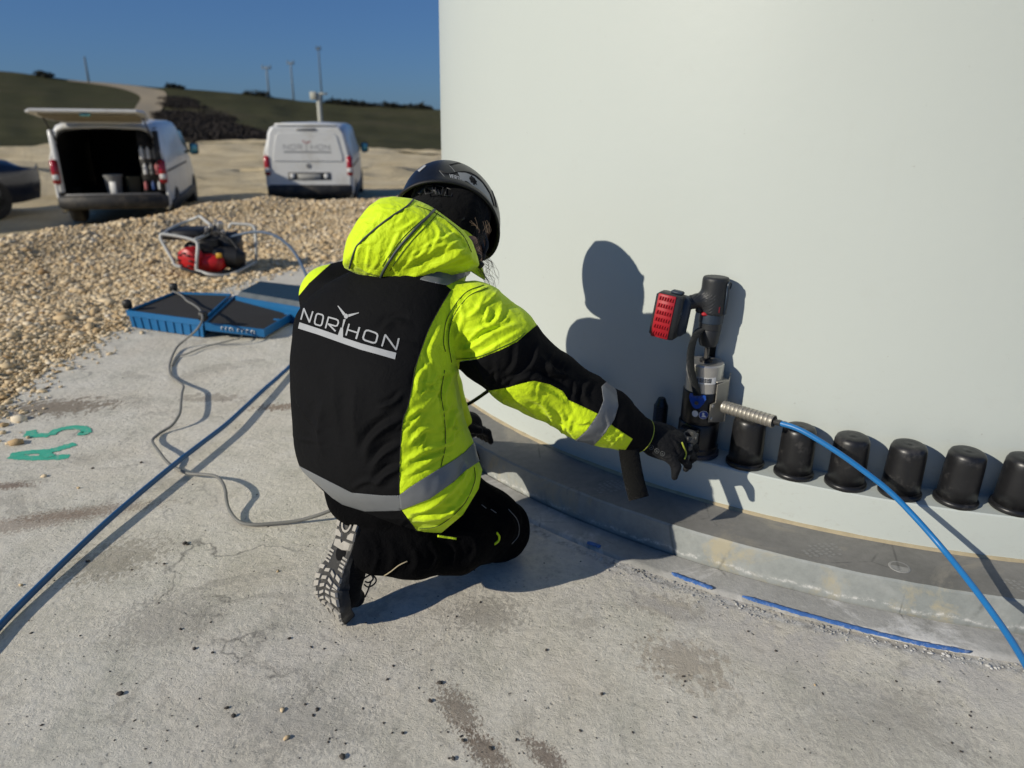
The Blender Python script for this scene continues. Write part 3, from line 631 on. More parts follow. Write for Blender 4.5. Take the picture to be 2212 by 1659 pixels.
def loft_field(P, rings, n=40):
    """rings: centre, right axis, forward axis, half width, half depth"""
    C = np.array([r[0] for r in rings], float); m = len(rings)
    axd = C[-1]-C[0]; axd = axd/np.linalg.norm(axd); S = spline(list(C), 12); ts = np.arange(len(S))/12
    k_ = np.maximum.accumulate((S-C[0])@axd)+np.arange(len(S))*1e-6; s = (P-C[0])@axd; T = np.interp(s, k_, ts)
    K = np.array([np.concatenate([np.ravel(q) for q in (r[0], r[1], r[2], [r[3]], [r[4]])]) for r in rings]); D_ = spline(list(K), 12)
    it = lambda j: np.interp(T, ts, D_[:, j]); vec = lambda j: np.stack([it(j), it(j+1), it(j+2)], -1)
    c, X, Y, w, dd = vec(0), vec(3), vec(6), it(9), it(10); over = np.maximum(0, np.maximum(s-k_[-1], k_[0]-s))
    q = P-c; a = (q*X).sum(-1); b = (q*Y).sum(-1); r = np.sqrt(np.maximum(0, (q*q).sum(-1)))
    p = 2.4; rad = (np.abs(a/w)**p+np.abs(b/dd)**p)**(1/p)
    return (rad-1)*np.minimum(w, dd)+over*1.5
def surface_net(field, lo, hi, h):
    lo = np.asarray(lo, float); n = np.ceil((np.asarray(hi)-lo)/h).astype(int)+1
    g = [lo[i]+h*np.arange(n[i]) for i in range(3)]
    f = np.empty(n)
    for a in range(0, n[0], 24):
        X = np.stack(np.meshgrid(g[0][a:a+24], g[1], g[2], indexing='ij'), -1); f[a:a+24] = field(X)
    s = f < 0; nx, ny, nz = n-1; acc = np.zeros((nx, ny, nz, 3)); cnt = np.zeros((nx, ny, nz))
    cor = [(i, j, k) for i in (0, 1) for j in (0, 1) for k in (0, 1)]
    sub = lambda a, o: a[o[0]:o[0]+nx, o[1]:o[1]+ny, o[2]:o[2]+nz]
    for a in cor:
        for ax in range(3):
            if a[ax]: continue
            b = list(a); b[ax] = 1; fa, fb = sub(f, a), sub(f, b); c = (fa < 0) != (fb < 0)
            t = np.where(c, fa/np.where(c, fa-fb, 1), 0)
            for q in range(3): acc[..., q] += c*(a[q]+(t if q == ax else 0))
            cnt += c
    on = cnt > 0; idx = -np.ones((nx, ny, nz), int); idx[on] = np.arange(on.sum())
    I = np.argwhere(on); V = lo+h*(I+acc[on]/cnt[on][:, None]); Fq = []
    for ax in range(3):
        o = [1, 1, 1]; o[ax] = 0; b1, b2 = [q for q in range(3) if q != ax]
        e = [slice(1, nx) if q != ax else slice(0, nx) for q in range(3)]; e = [slice(1, (nx, ny, nz)[q]) if q != ax else slice(0, (nx, ny, nz)[q]) for q in range(3)]
        s0 = s[e[0], e[1], e[2]]; e2 = list(e); e2[ax] = slice(1, (nx, ny, nz)[ax]+1); s1 = s[e2[0], e2[1], e2[2]]
        hit = np.argwhere(s0 != s1); off = np.array([x.start for x in e]); hit0 = hit+off
        d1 = np.zeros(3, int); d1[b1] = 1; d2 = np.zeros(3, int); d2[b2] = 1
        g4 = [idx[tuple((hit0-u*d1-v*d2).T)] for u, v in ((0, 0), (1, 0), (1, 1), (0, 1))]
        q = np.stack(g4, -1); fl = s0[tuple(hit.T)] ^ (ax == 1); q[~fl] = q[~fl][:, ::-1]; Fq.append(q)
    return V, np.concatenate(Fq)
def project_to(field, V, it=3, e=1e-3):
    for _ in range(it):
        f = field(V); g = np.stack([field(V+np.eye(3)[i]*e)-f for i in range(3)], -1)/e
        V = V-(f/np.maximum((g*g).sum(-1), .1))[:, None]*g
    return V
def vnormals(V, Fc):
    Fc = np.asarray(Fc); T = Fc if Fc.shape[1] == 3 else np.concatenate([Fc[:, [0, 1, 2]], Fc[:, [0, 2, 3]]])
    n = np.cross(V[T[:, 1]]-V[T[:, 0]], V[T[:, 2]]-V[T[:, 0]]); N = np.zeros_like(V)
    for i in range(3): np.add.at(N, T[:, i], n)
    return N/(np.linalg.norm(N, axis=1)[:, None]+1e-12)
def tris(Fc): return np.concatenate([Fc[:, [0, 1, 2]], Fc[:, [0, 2, 3]]])
def clip(V, A, T, f):
    """cut a triangle mesh along f=0; returns (f>0 part, f<0 part); A = per-vertex attributes"""
    f = np.where(np.abs(f) < 1e-9, 1e-9, f); s = f > 0; c = s[T].sum(1); out = []
    for want in (True, False):
        full = T[c == (3 if want else 0)]; NV = [V]; NA = [A]; base = len(V); extra = []
        for num, sel in ((1, T[c == (1 if want else 2)]), (2, T[c == (2 if want else 1)])):
            if not len(sel): continue
            S = s[sel] == want
            odd = np.argmax(S if num == 1 else ~S, axis=1); r = np.arange(len(sel)); a = sel[r, odd]; b = sel[r, (odd+1) % 3]; d = sel[r, (odd+2) % 3]
            tb = (f[a]/(f[a]-f[b]))[:, None]; td = (f[a]/(f[a]-f[d]))[:, None]
            NV += [V[a]+(V[b]-V[a])*tb, V[a]+(V[d]-V[a])*td]; NA += [A[a]+(A[b]-A[a])*tb, A[a]+(A[d]-A[a])*td]
            ib = base+np.arange(len(sel)); idd = ib+len(sel); base += 2*len(sel)
            if num == 1: extra.append(np.stack([a, ib, idd], -1))
            else: extra += [np.stack([b, d, idd], -1), np.stack([b, idd, ib], -1)]
        Tn = np.concatenate([full]+extra) if extra else full; Va = np.concatenate(NV); Aa = np.concatenate(NA)
        used, inv = np.unique(Tn, return_inverse=True); out.append((Va[used], Aa[used], inv.reshape(Tn.shape)))
    return out
def poly_sd(Q, poly):
    """signed distance (positive inside) of points Q to a closed outline"""
    poly = np.asarray(poly, float); d = np.full(len(Q), 1e9); ins = np.zeros(len(Q), bool)
    for a, b in zip(poly, np.roll(poly, -1, 0)):
        ab = b-a; t = np.clip(((Q-a)@ab)/(ab@ab+1e-12), 0, 1); d = np.minimum(d, np.linalg.norm(Q-a-t[:, None]*ab, axis=1))
        cr = ((a[1] > Q[:, 1]) != (b[1] > Q[:, 1])); x = (b[0]-a[0])*(Q[:, 1]-a[1])/(b[1]-a[1]+1e-12)+a[0]; ins ^= cr & (Q[:, 0] < x)
    return np.where(ins, d, -d)
def line_d(Q, pts):
    """distance, side and position along a polyline"""
    P = spline([np.array([*p, 0.]) for p in pts], 5)[:, :2]; best = np.full(len(Q), 1e9); side = np.zeros(len(Q)); pos_ = np.zeros(len(Q)); L = 0
    seg = np.linalg.norm(np.diff(P, axis=0), axis=1); tot = seg.sum()
    for a, b, l_ in zip(P[:-1], P[1:], seg):
        ab = b-a; t = np.clip(((Q-a)@ab)/(ab@ab+1e-12), 0, 1); q = Q-a-t[:, None]*ab; d = np.linalg.norm(q, axis=1)
        w = d < best; best = np.where(w, d, best); side = np.where(w, np.sign(ab[0]*q[:, 1]-ab[1]*q[:, 0]), side); pos_ = np.where(w, (L+t*l_)/tot, pos_); L += l_
    return best, side, pos_
def tri_obj(name, V, T, m, parent, off=0.0):
    if off: V = V+vnormals(V, T)*off
    me = bpy.data.meshes.new(name); me.vertices.add(len(V)); me.vertices.foreach_set('co', V.reshape(-1))
    k = T.shape[1]; me.loops.add(len(T)*k); me.loops.foreach_set('vertex_index', T.reshape(-1).astype(np.int32)); me.polygons.add(len(T)); me.polygons.foreach_set('loop_start', np.arange(0, len(T)*k, k, dtype=np.int32))
    me.update(calc_edges=True); me.validate(); me.materials.append(m); me.shade_smooth()
    o = bpy.data.objects.new(name, me); COL.objects.link(o)
    if parent is not None:
        o.parent = parent
        if parent.type == 'EMPTY': o.matrix_parent_inverse = Matrix.Translation(parent.location).inverted()
    return o

PB = np.array([-.22, 1.80, 0.])
person = thing('person', 'person in fluorescent yellow and black jacket and black helmet kneeling beside the tower', 'person', PB)
def unit(v): v = np.asarray(v, float); return v/np.linalg.norm(v)
def hdir(az, el=0): return np.array([math.sin(R(az))*math.cos(R(el)), math.cos(R(az))*math.cos(R(el)), math.sin(R(el))])

# --- joints
J = dict(pel=atd(838, 1005, 1.90), waist=atd(808, 890, 1.86), chest=atd(812, 730, 1.90), up=atd(845, 610, 1.93), neck=atd(935, 545, 1.98), head=atd(985, 455, 2.06),
         shR=atd(1024, 690, 1.86), elR=atd(1178, 828, 1.93), wrR=atd(1378, 938, 2.03), shL=atd(717, 641, 2.05), elL=atd(884, 612, 2.15), wrL=atd(985, 915, 2.17))
# --- jacket shell
def ring(c, az, w, d, tilt=0): 
    f = hdir(az); r = np.array([f[1], -f[0], 0]); return (c, r, f, w, d)
TR = [ring(atd(905, 1105, 1.90), 42, .185, .14), ring(atd(858, 1050, 1.90), 40, .232, .175), ring(atd(824, 985, 1.89), 38, .244, .175), ring(J['waist'], 34, .234, .160), ring(atd(804, 800, 1.87), 28, .232, .150),
      ring(J['chest'], 23, .236, .148), ring(atd(822, 665, 1.92), 20, .232, .138), ring(J['up'], 20, .180, .115), ring(atd(885, 570, 1.95), 22, .10, .09)]
def torso_f(P): return loft_field(P, TR)
def armR_f(P): return chain(P, [(J['shR'], .098), (atd(1075, 745, 1.875), .108), (atd(1130, 800, 1.90), .098), (J['elR'], .092), (atd(1262, 880, 1.96), .086), (atd(1310, 902, 1.99), .078), (atd(1352, 925, 2.02), .060), (atd(1374, 935, 2.03), .048)], .02)
def armL_f(P): return chain(P, [(J['shL'], .090), (J['elL'], .105), (atd(912, 765, 2.20), .095), (J['wrL'], .05)], .03)
def collar_fill_f(P): return smin(chain(P, [(atd(950, 575, 1.93), .07), (atd(985, 545, 1.99), .065)], .03), chain(P, [(atd(925, 560, 2.02), .075), (atd(900, 590, 2.10), .085)], .03), .04)  # second chain: unseen bulk added to fill the neck notch in the wall shadow
def skirt_f(P):
    d = chain(P, [(atd(925, 880, 1.88), .075), (atd(955, 985, 1.88), .072), (atd(962, 1050, 1.88), .080)], .04)
    return smin(d, ellipsoid(P, atd(956, 1062, 1.87), (.100, .10, .098)), .04)
def jacket_f(P):
    d = smin(smin(torso_f(P), skirt_f(P), .05), armR_f(P), .022); d = smin(d, armL_f(P), .05); return smin(d, collar_fill_f(P), .04)
V, Q4 = surface_net(jacket_f, (-.76, 1.38, .12), (.45, 2.36, 1.02), .0050)
V = project_to(jacket_f, V, 2); T = tris(Q4)
isarm = torso_f(V)-armR_f(V)               # >0 where the surface belongs to the right sleeve
N = vnormals(V, T); UV = project(V)[:, :2]; facing = -(N*unit(FWD)).sum(1)
view = V-CAM; facing = -(N*view).sum(1)/np.linalg.norm(view, axis=1)
fw = np.clip(facing*3+.2, 0, 1)
# folds of the padded cloth: (points, width, depth mm, side of the ridge, which part: t torso, a arm, b both)
FO = [
 # sleeve, elbow and forearm
 ([(1232, 812), (1195, 800), (1168, 770)], 15, 9, 'a'), ([(1228, 850), (1180, 822), (1140, 815), (1110, 822)], 15, 8, 'a'), ([(1218, 872), (1190, 850), (1150, 835)], 9, 4, 'a'),
 ([(1166, 738), (1150, 790), (1118, 812)], 14, 6, 'a'), ([(1120, 742), (1112, 790), (1088, 818)], 12, 5, 'a'), ([(1190, 770), (1188, 800), (1210, 820)], 12, 6, 'a'), ([(1070, 780), (1075, 815), (1060, 845)], 12, 5, 'a'),
 ([(1030, 790), (1050, 830), (1080, 850)], 12, 4, 'a'), ([(1140, 860), (1170, 872), (1185, 900)], 12, 6, 'a'), ([(1175, 870), (1192, 905), (1180, 935)], 11, 6, 'a'), ([(1210, 885), (1222, 920), (1205, 945)], 11, 6, 'a'),
 ([(1110, 862), (1150, 890), (1165, 915)], 10, 4, 'a'), ([(1240, 895), (1230, 930), (1250, 955)], 9, 5, 'a'), ([(1235, 905), (1255, 915), (1275, 910)], 8, 4, 'a'), ([(1275, 822), (1262, 850), (1275, 875)], 12, 6, 'a'), ([(1250, 830), (1240, 860), (1255, 885)], 10, 5, 'a'),
 ([(1330, 925), (1345, 940), (1340, 965)], 7, 4, 'a'), ([(1350, 935), (1330, 955), (1315, 972)], 6, 3, 'a'), ([(1300, 935), (1320, 950), (1325, 968)], 6, 3, 'a'),
 # upper sleeve in yellow
 ([(1120, 700), (1075, 715), (1020, 750), (985, 758)], 13, 7, 'a'), ([(1085, 652), (1075, 690), (1040, 712), (1010, 716)], 12, 6, 'a'), ([(1045, 640), (1030, 672), (1000, 690)], 12, 5, 'b'), ([(985, 640), (1000, 680), (990, 720)], 9, 4, 'b'),
 ([(1130, 712), (1085, 738), (1040, 764), (1000, 770)], 8, 4, 'a'), ([(1060, 660), (1050, 690), (1062, 712)], 8, 4, 'a'), ([(1100, 680), (1085, 700), (1060, 700)], 8, 4, 'a'),
 # shoulder seam
 ([(1052, 618), (1013, 640), (980, 687), (969, 737), (976, 785)], 4.5, 4, 'b'), ([(1075, 612), (1040, 625), (1005, 655), (975, 700)], 8, 2, 'b'),
 # side panel
 ([(955, 700), (930, 760), (945, 800)], 14, 5, 't'), ([(935, 780), (905, 815), (900, 850)], 12, 4, 't'), ([(985, 800), (960, 850), (972, 900)], 9, 5, 't'), ([(960, 800), (955, 870), (965, 940), (950, 990)], 4, 3, 't'),
 ([(880, 905), (905, 885), (930, 880)], 10, 5, 't'), ([(878, 935), (900, 910), (915, 890)], 8, 4, 't'), ([(885, 960), (915, 930), (945, 925)], 10, 5, 't'), ([(876, 1000), (915, 975), (955, 965), (975, 950)], 12, 7, 't'),
 ([(872, 1030), (900, 1015), (940, 990), (975, 975)], 9, 5, 't'), ([(1000, 880), (980, 900), (975, 935)], 10, 5, 't'), ([(990, 940), (970, 960), (940, 965)], 9, 4, 't'), ([(905, 850), (935, 840), (960, 850)], 9, 3, 't'),
 ([(905, 760), (925, 800), (915, 850)], 9, 3, 't'), ([(1010, 1000), (1000, 1030), (985, 1050)], 9, 6, 't'), ([(880, 1112), (930, 1095), (975, 1062), (985, 1045)], 12, 7, 't'), ([(890, 1125), (930, 1122), (975, 1112)], 10, 5, 't'),
 ([(1035, 1015), (1015, 1060), (985, 1100), (940, 1125)], 8, 5, 't'), ([(985, 1055), (1005, 1070), (1025, 1065)], 7, 4, 't'), ([(900, 1145), (950, 1135), (1010, 1090), (1032, 1040)], 4, 3, 't'),
 # back panel: soft broad ones
 ([(870, 905), (830, 925), (800, 955), (790, 985)], 20, 7, 't'), ([(868, 1010), (835, 1025), (810, 1050)], 16, 6, 't'), ([(865, 960), (830, 980), (805, 1010)], 16, 5, 't'), ([(640, 860), (665, 905), (690, 930)], 10, 4, 't'),
 ([(880, 700), (850, 695), (820, 715)], 16, 4, 't'), ([(895, 745), (860, 740), (835, 752)], 12, 3, 't'), ([(760, 1055), (790, 1040), (830, 1045)], 12, 3, 't'), ([(700, 860), (690, 930), (700, 990)], 28, 4, 't'), ([(770, 830), (765, 900), (775, 970)], 30, 4, 't'),
 ([(660, 640), (690, 615), (730, 610)], 12, 2, 't'), ([(870, 850), (850, 870), (820, 880)], 12, 4, 't'), ([(625, 930), (650, 950), (700, 955)], 8, 2, 't'), ([(725, 780), (722, 860), (735, 960)], 24, 2.5, 't'),
]
FK = 1.55
def apply_folds(V, T, UV, fw, isarm, FO, px=1.2e-3):
    D = np.zeros(len(V))
    for pts, w, dep, part in FO:
        w = w*.82; d, s, t = line_d(UV, pts); e = np.clip(np.sin(np.pi*np.clip(t, 0.02, .98)), 0, 1)**.6
        sg = d*np.where(s > 0, 1, -1); g = .85*np.exp(-np.abs(sg)/(w*.42))-.62*np.exp(-((sg-w*1.0)/(w*.62))**2)-.28*np.exp(-((sg+w*1.2)/(w*.8))**2)
        m = fw*e
        if part == 'a': m = m*(isarm > -.006)
        if part == 't': m = m*(isarm < .004)*(1.6 if np.mean([p[0] for p in pts]) < 860 and pts[0][1] > 620 and FO[0][3] == 'a' else 1)
        D += g*m*dep*1e-3*FK
    return D
# short sharp creases in the thin yellow shell
rgf = np.random.default_rng(21)
def rand_folds(n, area, ang, spread, ln, part, dep=(2.5, 5)):
    out = []
    while len(out) < n:
        u, v = rgf.uniform(area[0], area[2]), rgf.uniform(area[1], area[3]); a = R(ang+rgf.normal()*spread); l_ = rgf.uniform(*ln); k = rgf.normal()*.25
        dx, dy = math.cos(a)*l_, math.sin(a)*l_; out.append(([(u-dx, v-dy), (u-dy*k, v+dx*k), (u+dx, v+dy)], rgf.uniform(5, 9), rgf.uniform(*dep), part))
    return out
FO += rand_folds(16, (885, 800, 1000, 990), -35, 18, (15, 38), 't')+rand_folds(8, (880, 1080, 1030, 1145), -25, 15, (15, 35), 't')+rand_folds(14, (1090, 830, 1350, 960), 60, 25, (12, 30), 'a')+rand_folds(9, (985, 640, 1120, 760), -20, 30, (15, 35), 'a')+rand_folds(10, (1010, 750, 1230, 840), -55, 25, (15, 35), 'a', (2, 4))
D = apply_folds(V, T, UV, fw, isarm, FO)
def n3(V, s, seed):
    P = V*s; i = np.floor(P).astype(int); f = P-i; f = f*f*(3-2*f); out = 0
    for a in (0, 1):
        for b in (0, 1):
            for c in (0, 1):
                v = np.sin((i[:, 0]+a)*127.1+(i[:, 1]+b)*311.7+(i[:, 2]+c)*74.7+seed*19.19)*43758.5453; v = v-np.floor(v)
                out = out+v*np.where(a, f[:, 0], 1-f[:, 0])*np.where(b, f[:, 1], 1-f[:, 1])*np.where(c, f[:, 2], 1-f[:, 2])
    return out-.5
yel = (poly_sd(UV, [(500, 500), (974, 626), (949, 667), (908, 760), (882, 875), (864, 978), (862, 1100), (905, 1154), (500, 1300)]) < 0)
D += n3(V, 22, 3)*.004*np.where(yel, 1.1, .3)+n3(V, 60, 8)*.0014*np.where(yel, 1.3, .3)
V = V+N*D[:, None]
# smooth once
def laplace(V, T, k=.5, it=1):
    for _ in range(it):
        S = np.zeros_like(V); c = np.zeros(len(V))
        for a, b in ((0, 1), (1, 2), (2, 0)):
            np.add.at(S, T[:, a], V[T[:, b]]); np.add.at(S, T[:, b], V[T[:, a]]); np.add.at(c, T[:, a], 1); np.add.at(c, T[:, b], 1)
        V = V+(S/c[:, None]-V)*k
    return V
V = laplace(V, T, .3, 1)
UV = project(V)[:, :2]; N = vnormals(V, T); view = V-CAM; facing = -(N*view).sum(1)/np.linalg.norm(view, axis=1)
A = np.stack([UV[:, 0], UV[:, 1], facing, isarm, (V-CAM)@FWD], -1)
jacket_bvh = BVHTree.FromPolygons(V.tolist(), T.tolist())
# open hem: cut the shell below the hem line
hemline = [(500, 1700), (500, 700), (560, 700), (600, 930), (622, 968), (655, 1018), (700, 1062), (745, 1092), (800, 1112), (850, 1130), (905, 1160), (950, 1154), (1000, 1112), (1034, 1056), (1042, 1015), (1060, 1015), (1200, 1300), (1200, 1700)]
def SP(pts): return pts
back_poly = [(560, 700), (634, 668), (645, 640), (668, 612), (700, 583), (724, 562), (760, 500), (900, 560), (974, 626), (949, 667), (926, 711), (908, 760), (895, 797), (882, 875), (870, 909), (864, 978), (862, 1054), (866, 1100), (889, 1131), (908, 1162), (860, 1200), (500, 1200), (500, 900)]
arm_poly = [(972, 772), (990, 781), (1031, 776), (1084, 755), (1118, 738), (1138, 720), (1175, 690), (1300, 760), (1420, 860), (1440, 1000), (1349, 1010), (1349, 976), (1367, 948), (1327, 922), (1306, 905), (1292, 894), (1257, 877), (1228, 864), (1216, 845), (1188, 830), (1153, 822), (1125, 828), (1097, 837), (1049, 845), (1010, 850), (972, 800)]
armband = [(1299, 835), (1303, 866), (1292, 894), (1268, 929), (1236, 958), (1270, 990), (1281, 963), (1306, 936), (1327, 905), (1335, 877), (1331, 845), (1315, 820)]
hemL = [(590, 960), (637, 1001), (699, 1033), (760, 1064), (828, 1070), (863, 1070), (866, 1102), (790, 1104), (733, 1087), (672, 1033), (640, 1040), (580, 1000)]
hemR = [(862, 1070), (889, 1050), (943, 1016), (981, 993), (1002, 978), (1040, 940), (1060, 980), (1008, 1014), (981, 1039), (928, 1077), (866, 1101)]
shband = [(905, 604), (940, 585), (994, 566), (1017, 591), (965, 617), (940, 612)]
jk = thing_dummy = None
def regions():
    global V, A, T
    piece = (V, A, T)
    # hem
    f = poly_sd(piece[1][:, :2], hemline)*1.0
    f = np.where(piece[1][:, 3] > 0, -50, f)      # never cut the sleeve
    low, keep = clip(piece[0], piece[1], piece[2], f); piece = keep
    def cut(poly, cond):
        nonlocal piece
        f = np.minimum(poly_sd(piece[1][:, :2], poly), cond(piece[1])); a, b = clip(*piece, f); piece = b; return a
    arm = lambda a: a[:, 3]*2500+8; tor = lambda a: np.minimum(-a[:, 3]*2500+12, a[:, 2]*200)
    out = {}
    out['armband'] = cut(armband, arm); out['armblack'] = cut(arm_poly, arm)
    out['hemR'] = cut(hemR, tor); out['hemL'] = cut(hemL, tor); out['shband'] = cut(shband, lambda a: np.minimum(a[:, 2]*200, (2.03-a[:, 4])*1000)); out['back'] = cut(back_poly, tor)
    out['yellow'] = piece; return out
RG = regions()
jk = tri_obj('jacket', RG['yellow'][0], RG['yellow'][2], M['hiviz'], person)
so_ = jk.modifiers.new('thick', 'SOLIDIFY'); so_.thickness = .004; so_.offset = -1
tri_obj('back_panel', RG['back'][0], RG['back'][2], M['black'], jk, .0006)['label'] = 'black back panel of the jacket'
o = tri_obj('sleeve_panel', RG['armblack'][0], RG['armblack'][2], M['black'], jk, .0006)
for k in ('armband', 'hemR', 'hemL', 'shband'):
    o = tri_obj('reflective_band', RG[k][0], RG[k][2], M['reflect'], jk, .0018)
    s_ = o.modifiers.new('thick', 'SOLIDIFY'); s_.thickness = .0016; s_.offset = -1
# --- print on the back, cut to the cloth
def drop(u, v, bvh=None, off=.002):
    d = Vector(ray(u, v)).normalized(); h = (bvh or jacket_bvh).ray_cast(Vector(CAM), d)
    if h[0] is None: return None
    return np.array(h[0])+np.array(h[1])*off*(1 if h[1].dot(d) < 0 else -1)
def decal(polys, off=.0022, bvh=None, step=3.0):
    """flat shapes given as quads (4 corners), draped on the surface"""
    parts = []
    for q in polys:
        q = [np.array(p, float) for p in q]; nu = max(1, int(np.linalg.norm(q[1]-q[0])/step)); nv = max(1, int(np.linalg.norm(q[3]-q[0])/step)); G = []
        for j in range(nv+1):
            for i in range(nu+1):
                s, t = i/nu, j/nv; p = (q[0]*(1-s)+q[1]*s)*(1-t)+(q[3]*(1-s)+q[2]*s)*t; G.append(drop(p[0], p[1], bvh, off))
        ok = [g is not None for g in G]; idx = np.cumsum(ok)-1
        Fq = [[j*(nu+1)+i, j*(nu+1)+i+1, (j+1)*(nu+1)+i+1, (j+1)*(nu+1)+i] for j in range(nv) for i in range(nu)]
        Fq = [[int(idx[k]) for k in f] for f in Fq if all(ok[k] for k in f)]
        if Fq: parts.append((np.array([g for g in G if g is not None]), Fq))
    return join(*parts)
def stroke_quads(pts, w, close=False):
    P = [np.array(p, float) for p in pts]; out = []
    if close: P = P+[P[0]]
    n = len(P)
    for i in range(n-1):
        a, b = P[i], P[i+1]; d = (b-a)/np.linalg.norm(b-a); nn = np.array([-d[1], d[0]])*w/2; e = d*w*.22
        out.append((a-nn-e, b-nn+e, b+nn+e, a+nn-e))
    return out
def LG(x, y): return ((1100+x/4.809)/1.736, (1120+y/4.809)/1.736)      # detail crop of the print -> measuring grid
def L(pts, w=3.2, close=False): return stroke_quads([LG(*p) for p in pts], w, close)
def rrect(a, b, c, d, k=.22):
    P = [np.array(p, float) for p in (a, b, c, d)]; out = []
    for i in range(4):
        p, q, r = P[i-1], P[i], P[(i+1) % 4]; out += [tuple(q+(p-q)*k), tuple(q+(p-q)*k*.3+(r-q)*k*.3), tuple(q+(r-q)*k)]
    return out
glyphs = [L([(152, 378), (203, 185), (303, 428), (362, 240)]), L(rrect((432, 270), (560, 305), (518, 500), (388, 462)), close=True),
          L([(592, 535), (645, 340), (780, 378), (815, 400), (822, 440), (800, 492), (770, 500), (640, 462)]), L([(645, 465), (768, 590)]),
          L([(1015, 465), (960, 665)]), L([(985, 565), (1160, 620)]), L([(1200, 528), (1142, 728)], 3.8), L(rrect((1312, 565), (1535, 640), (1490, 820), (1255, 745)), 3.6, close=True),
          L([(1605, 862), (1662, 660), (1855, 925), (1905, 730)], 3.6)]
for g in glyphs: obj('letter', *decal(g), M['logo'], jk)
tb = [(LG(805, 135), LG(822, 135), LG(948, 275), LG(912, 312)), (LG(1190, 255), LG(1192, 268), LG(1003, 338), LG(1000, 290)), (LG(915, 378), LG(955, 378), LG(892, 575), LG(878, 572))]
tb += [(LG(960+38*math.cos(a), 322+46*math.sin(a)), LG(960+38*math.cos(a+.7), 322+46*math.sin(a+.7)), LG(960, 322), LG(960, 322)) for a in np.arange(0, 6.28, .7)]
obj('turbine_emblem', *decal(tb), M['logo'], jk)
cl_ = [(125, 430, 100, 540), (480, 548, 460, 655), (810, 665, 790, 775), (905, 705, 890, 810), (1250, 820, 1215, 925), (1580, 910, 1540, 1015), (1860, 985, 1835, 1100)]
obj('underline_bar', *decal([(LG(a[0], a[1]), LG(b_[0], b_[1]), LG(b_[2], b_[3]), LG(a[2], a[3])) for a, b_ in zip(cl_[:-1], cl_[1:])]+[(LG(865, 525), LG(908, 545), LG(905, 705), LG(812, 665))], .0023), M['logo'], jk)
# stitch lines
def cord_on(pts, r, bvh=None, off=.001, n=8, seg=6):
    P = spline([np.array([*p, 0.]) for p in pts], n); Q = [drop(p[0], p[1], bvh, off) for p in P]; Q = [q for q in Q if q is not None]
    return tube(laplace_line(np.array(Q), 1), r, seg)
def laplace_line(P, it=2):
    for _ in range(it): P = np.concatenate([P[:1], .25*P[:-2]+.5*P[1:-1]+.25*P[2:], P[-1:]])
    return P
M['seamdark'] = simple('seam_thread', (.05, .09, .01), .8)
M['seamblack'] = simple('black_binding', (.006, .006, .007), .8)
for pts, m in (([(1054, 622), (1013, 640), (978, 687), (969, 737), (975, 783)], 'seamdark'), ([(1045, 616), (1004, 634), (966, 687), (958, 737), (962, 760)], 'seamdark'), ([(985, 776), (1031, 771), (1084, 750), (1118, 733), (1134, 719)], 'seamdark'),
               ([(974, 626), (949, 667), (926, 711), (908, 760), (897, 797), (882, 875), (870, 909), (864, 978), (862, 1066)], 'seamblack'), ([(866, 1104), (889, 1131), (905, 1152)], 'seamblack'),
               ([(960, 800), (953, 850), (960, 905), (962, 960), (952, 1008)], 'seamdark'), ([(905, 1142), (950, 1134), (1000, 1092), (1025, 1040), (1024, 1010)], 'seamdark')):
    obj('seam', *cord_on(pts, .0010, off=.0010, seg=5), M[m], jk)
# --- hood: soft pouch lying on the shoulders
HP = [(742, 578), (744, 552), (752, 518), (775, 478), (800, 448), (826, 430), (855, 427), (893, 431), (930, 446), (965, 470), (1000, 497), (1020, 522), (1032, 556), (1036, 574), (1012, 586), (985, 592), (950, 602), (905, 612), (860, 616), (815, 610), (780, 596)]
HO = atd(880, 525, 1.83); hn = unit(CAM-HO+np.array([-.25, -.1, .35])); hx = unit(np.cross(UP, hn)); hy = np.cross(hn, hx)
def plane_hit(u, v):
    d = ray(u, v); t = ((HO-CAM)@hn)/(d@hn); return CAM+d*t
HPOLY = np.array([((plane_hit(*p)-HO)@hx, (plane_hit(*p)-HO)@hy) for p in HP])
def hood_f(P):
    q = P-HO; shp = q.shape[:-1]; q = q.reshape(-1, 3); a = np.stack([q@hx, q@hy], -1); z = q@hn
    s = poly_sd(a, HPOLY); smax = .095; k = np.clip(s/smax, 0, 1); H = .105*np.sqrt(np.maximum(0, 1-(1-k)**2.2))
    f = np.where(s > 0, (np.abs(z)-H)*.6, np.sqrt(s*s+z*z)); return f.reshape(shp)
hV, hQ = surface_net(hood_f, HO-.26, HO+.26, .0045); hT = tris(hQ); hV = laplace(hV, hT, .5, 3)
hN = vnormals(hV, hT); hUV = project(hV)[:, :2]; hf = np.clip(-(hN*(hV-CAM)).sum(1)/np.linalg.norm(hV-CAM, axis=1)*3+.2, 0, 1)
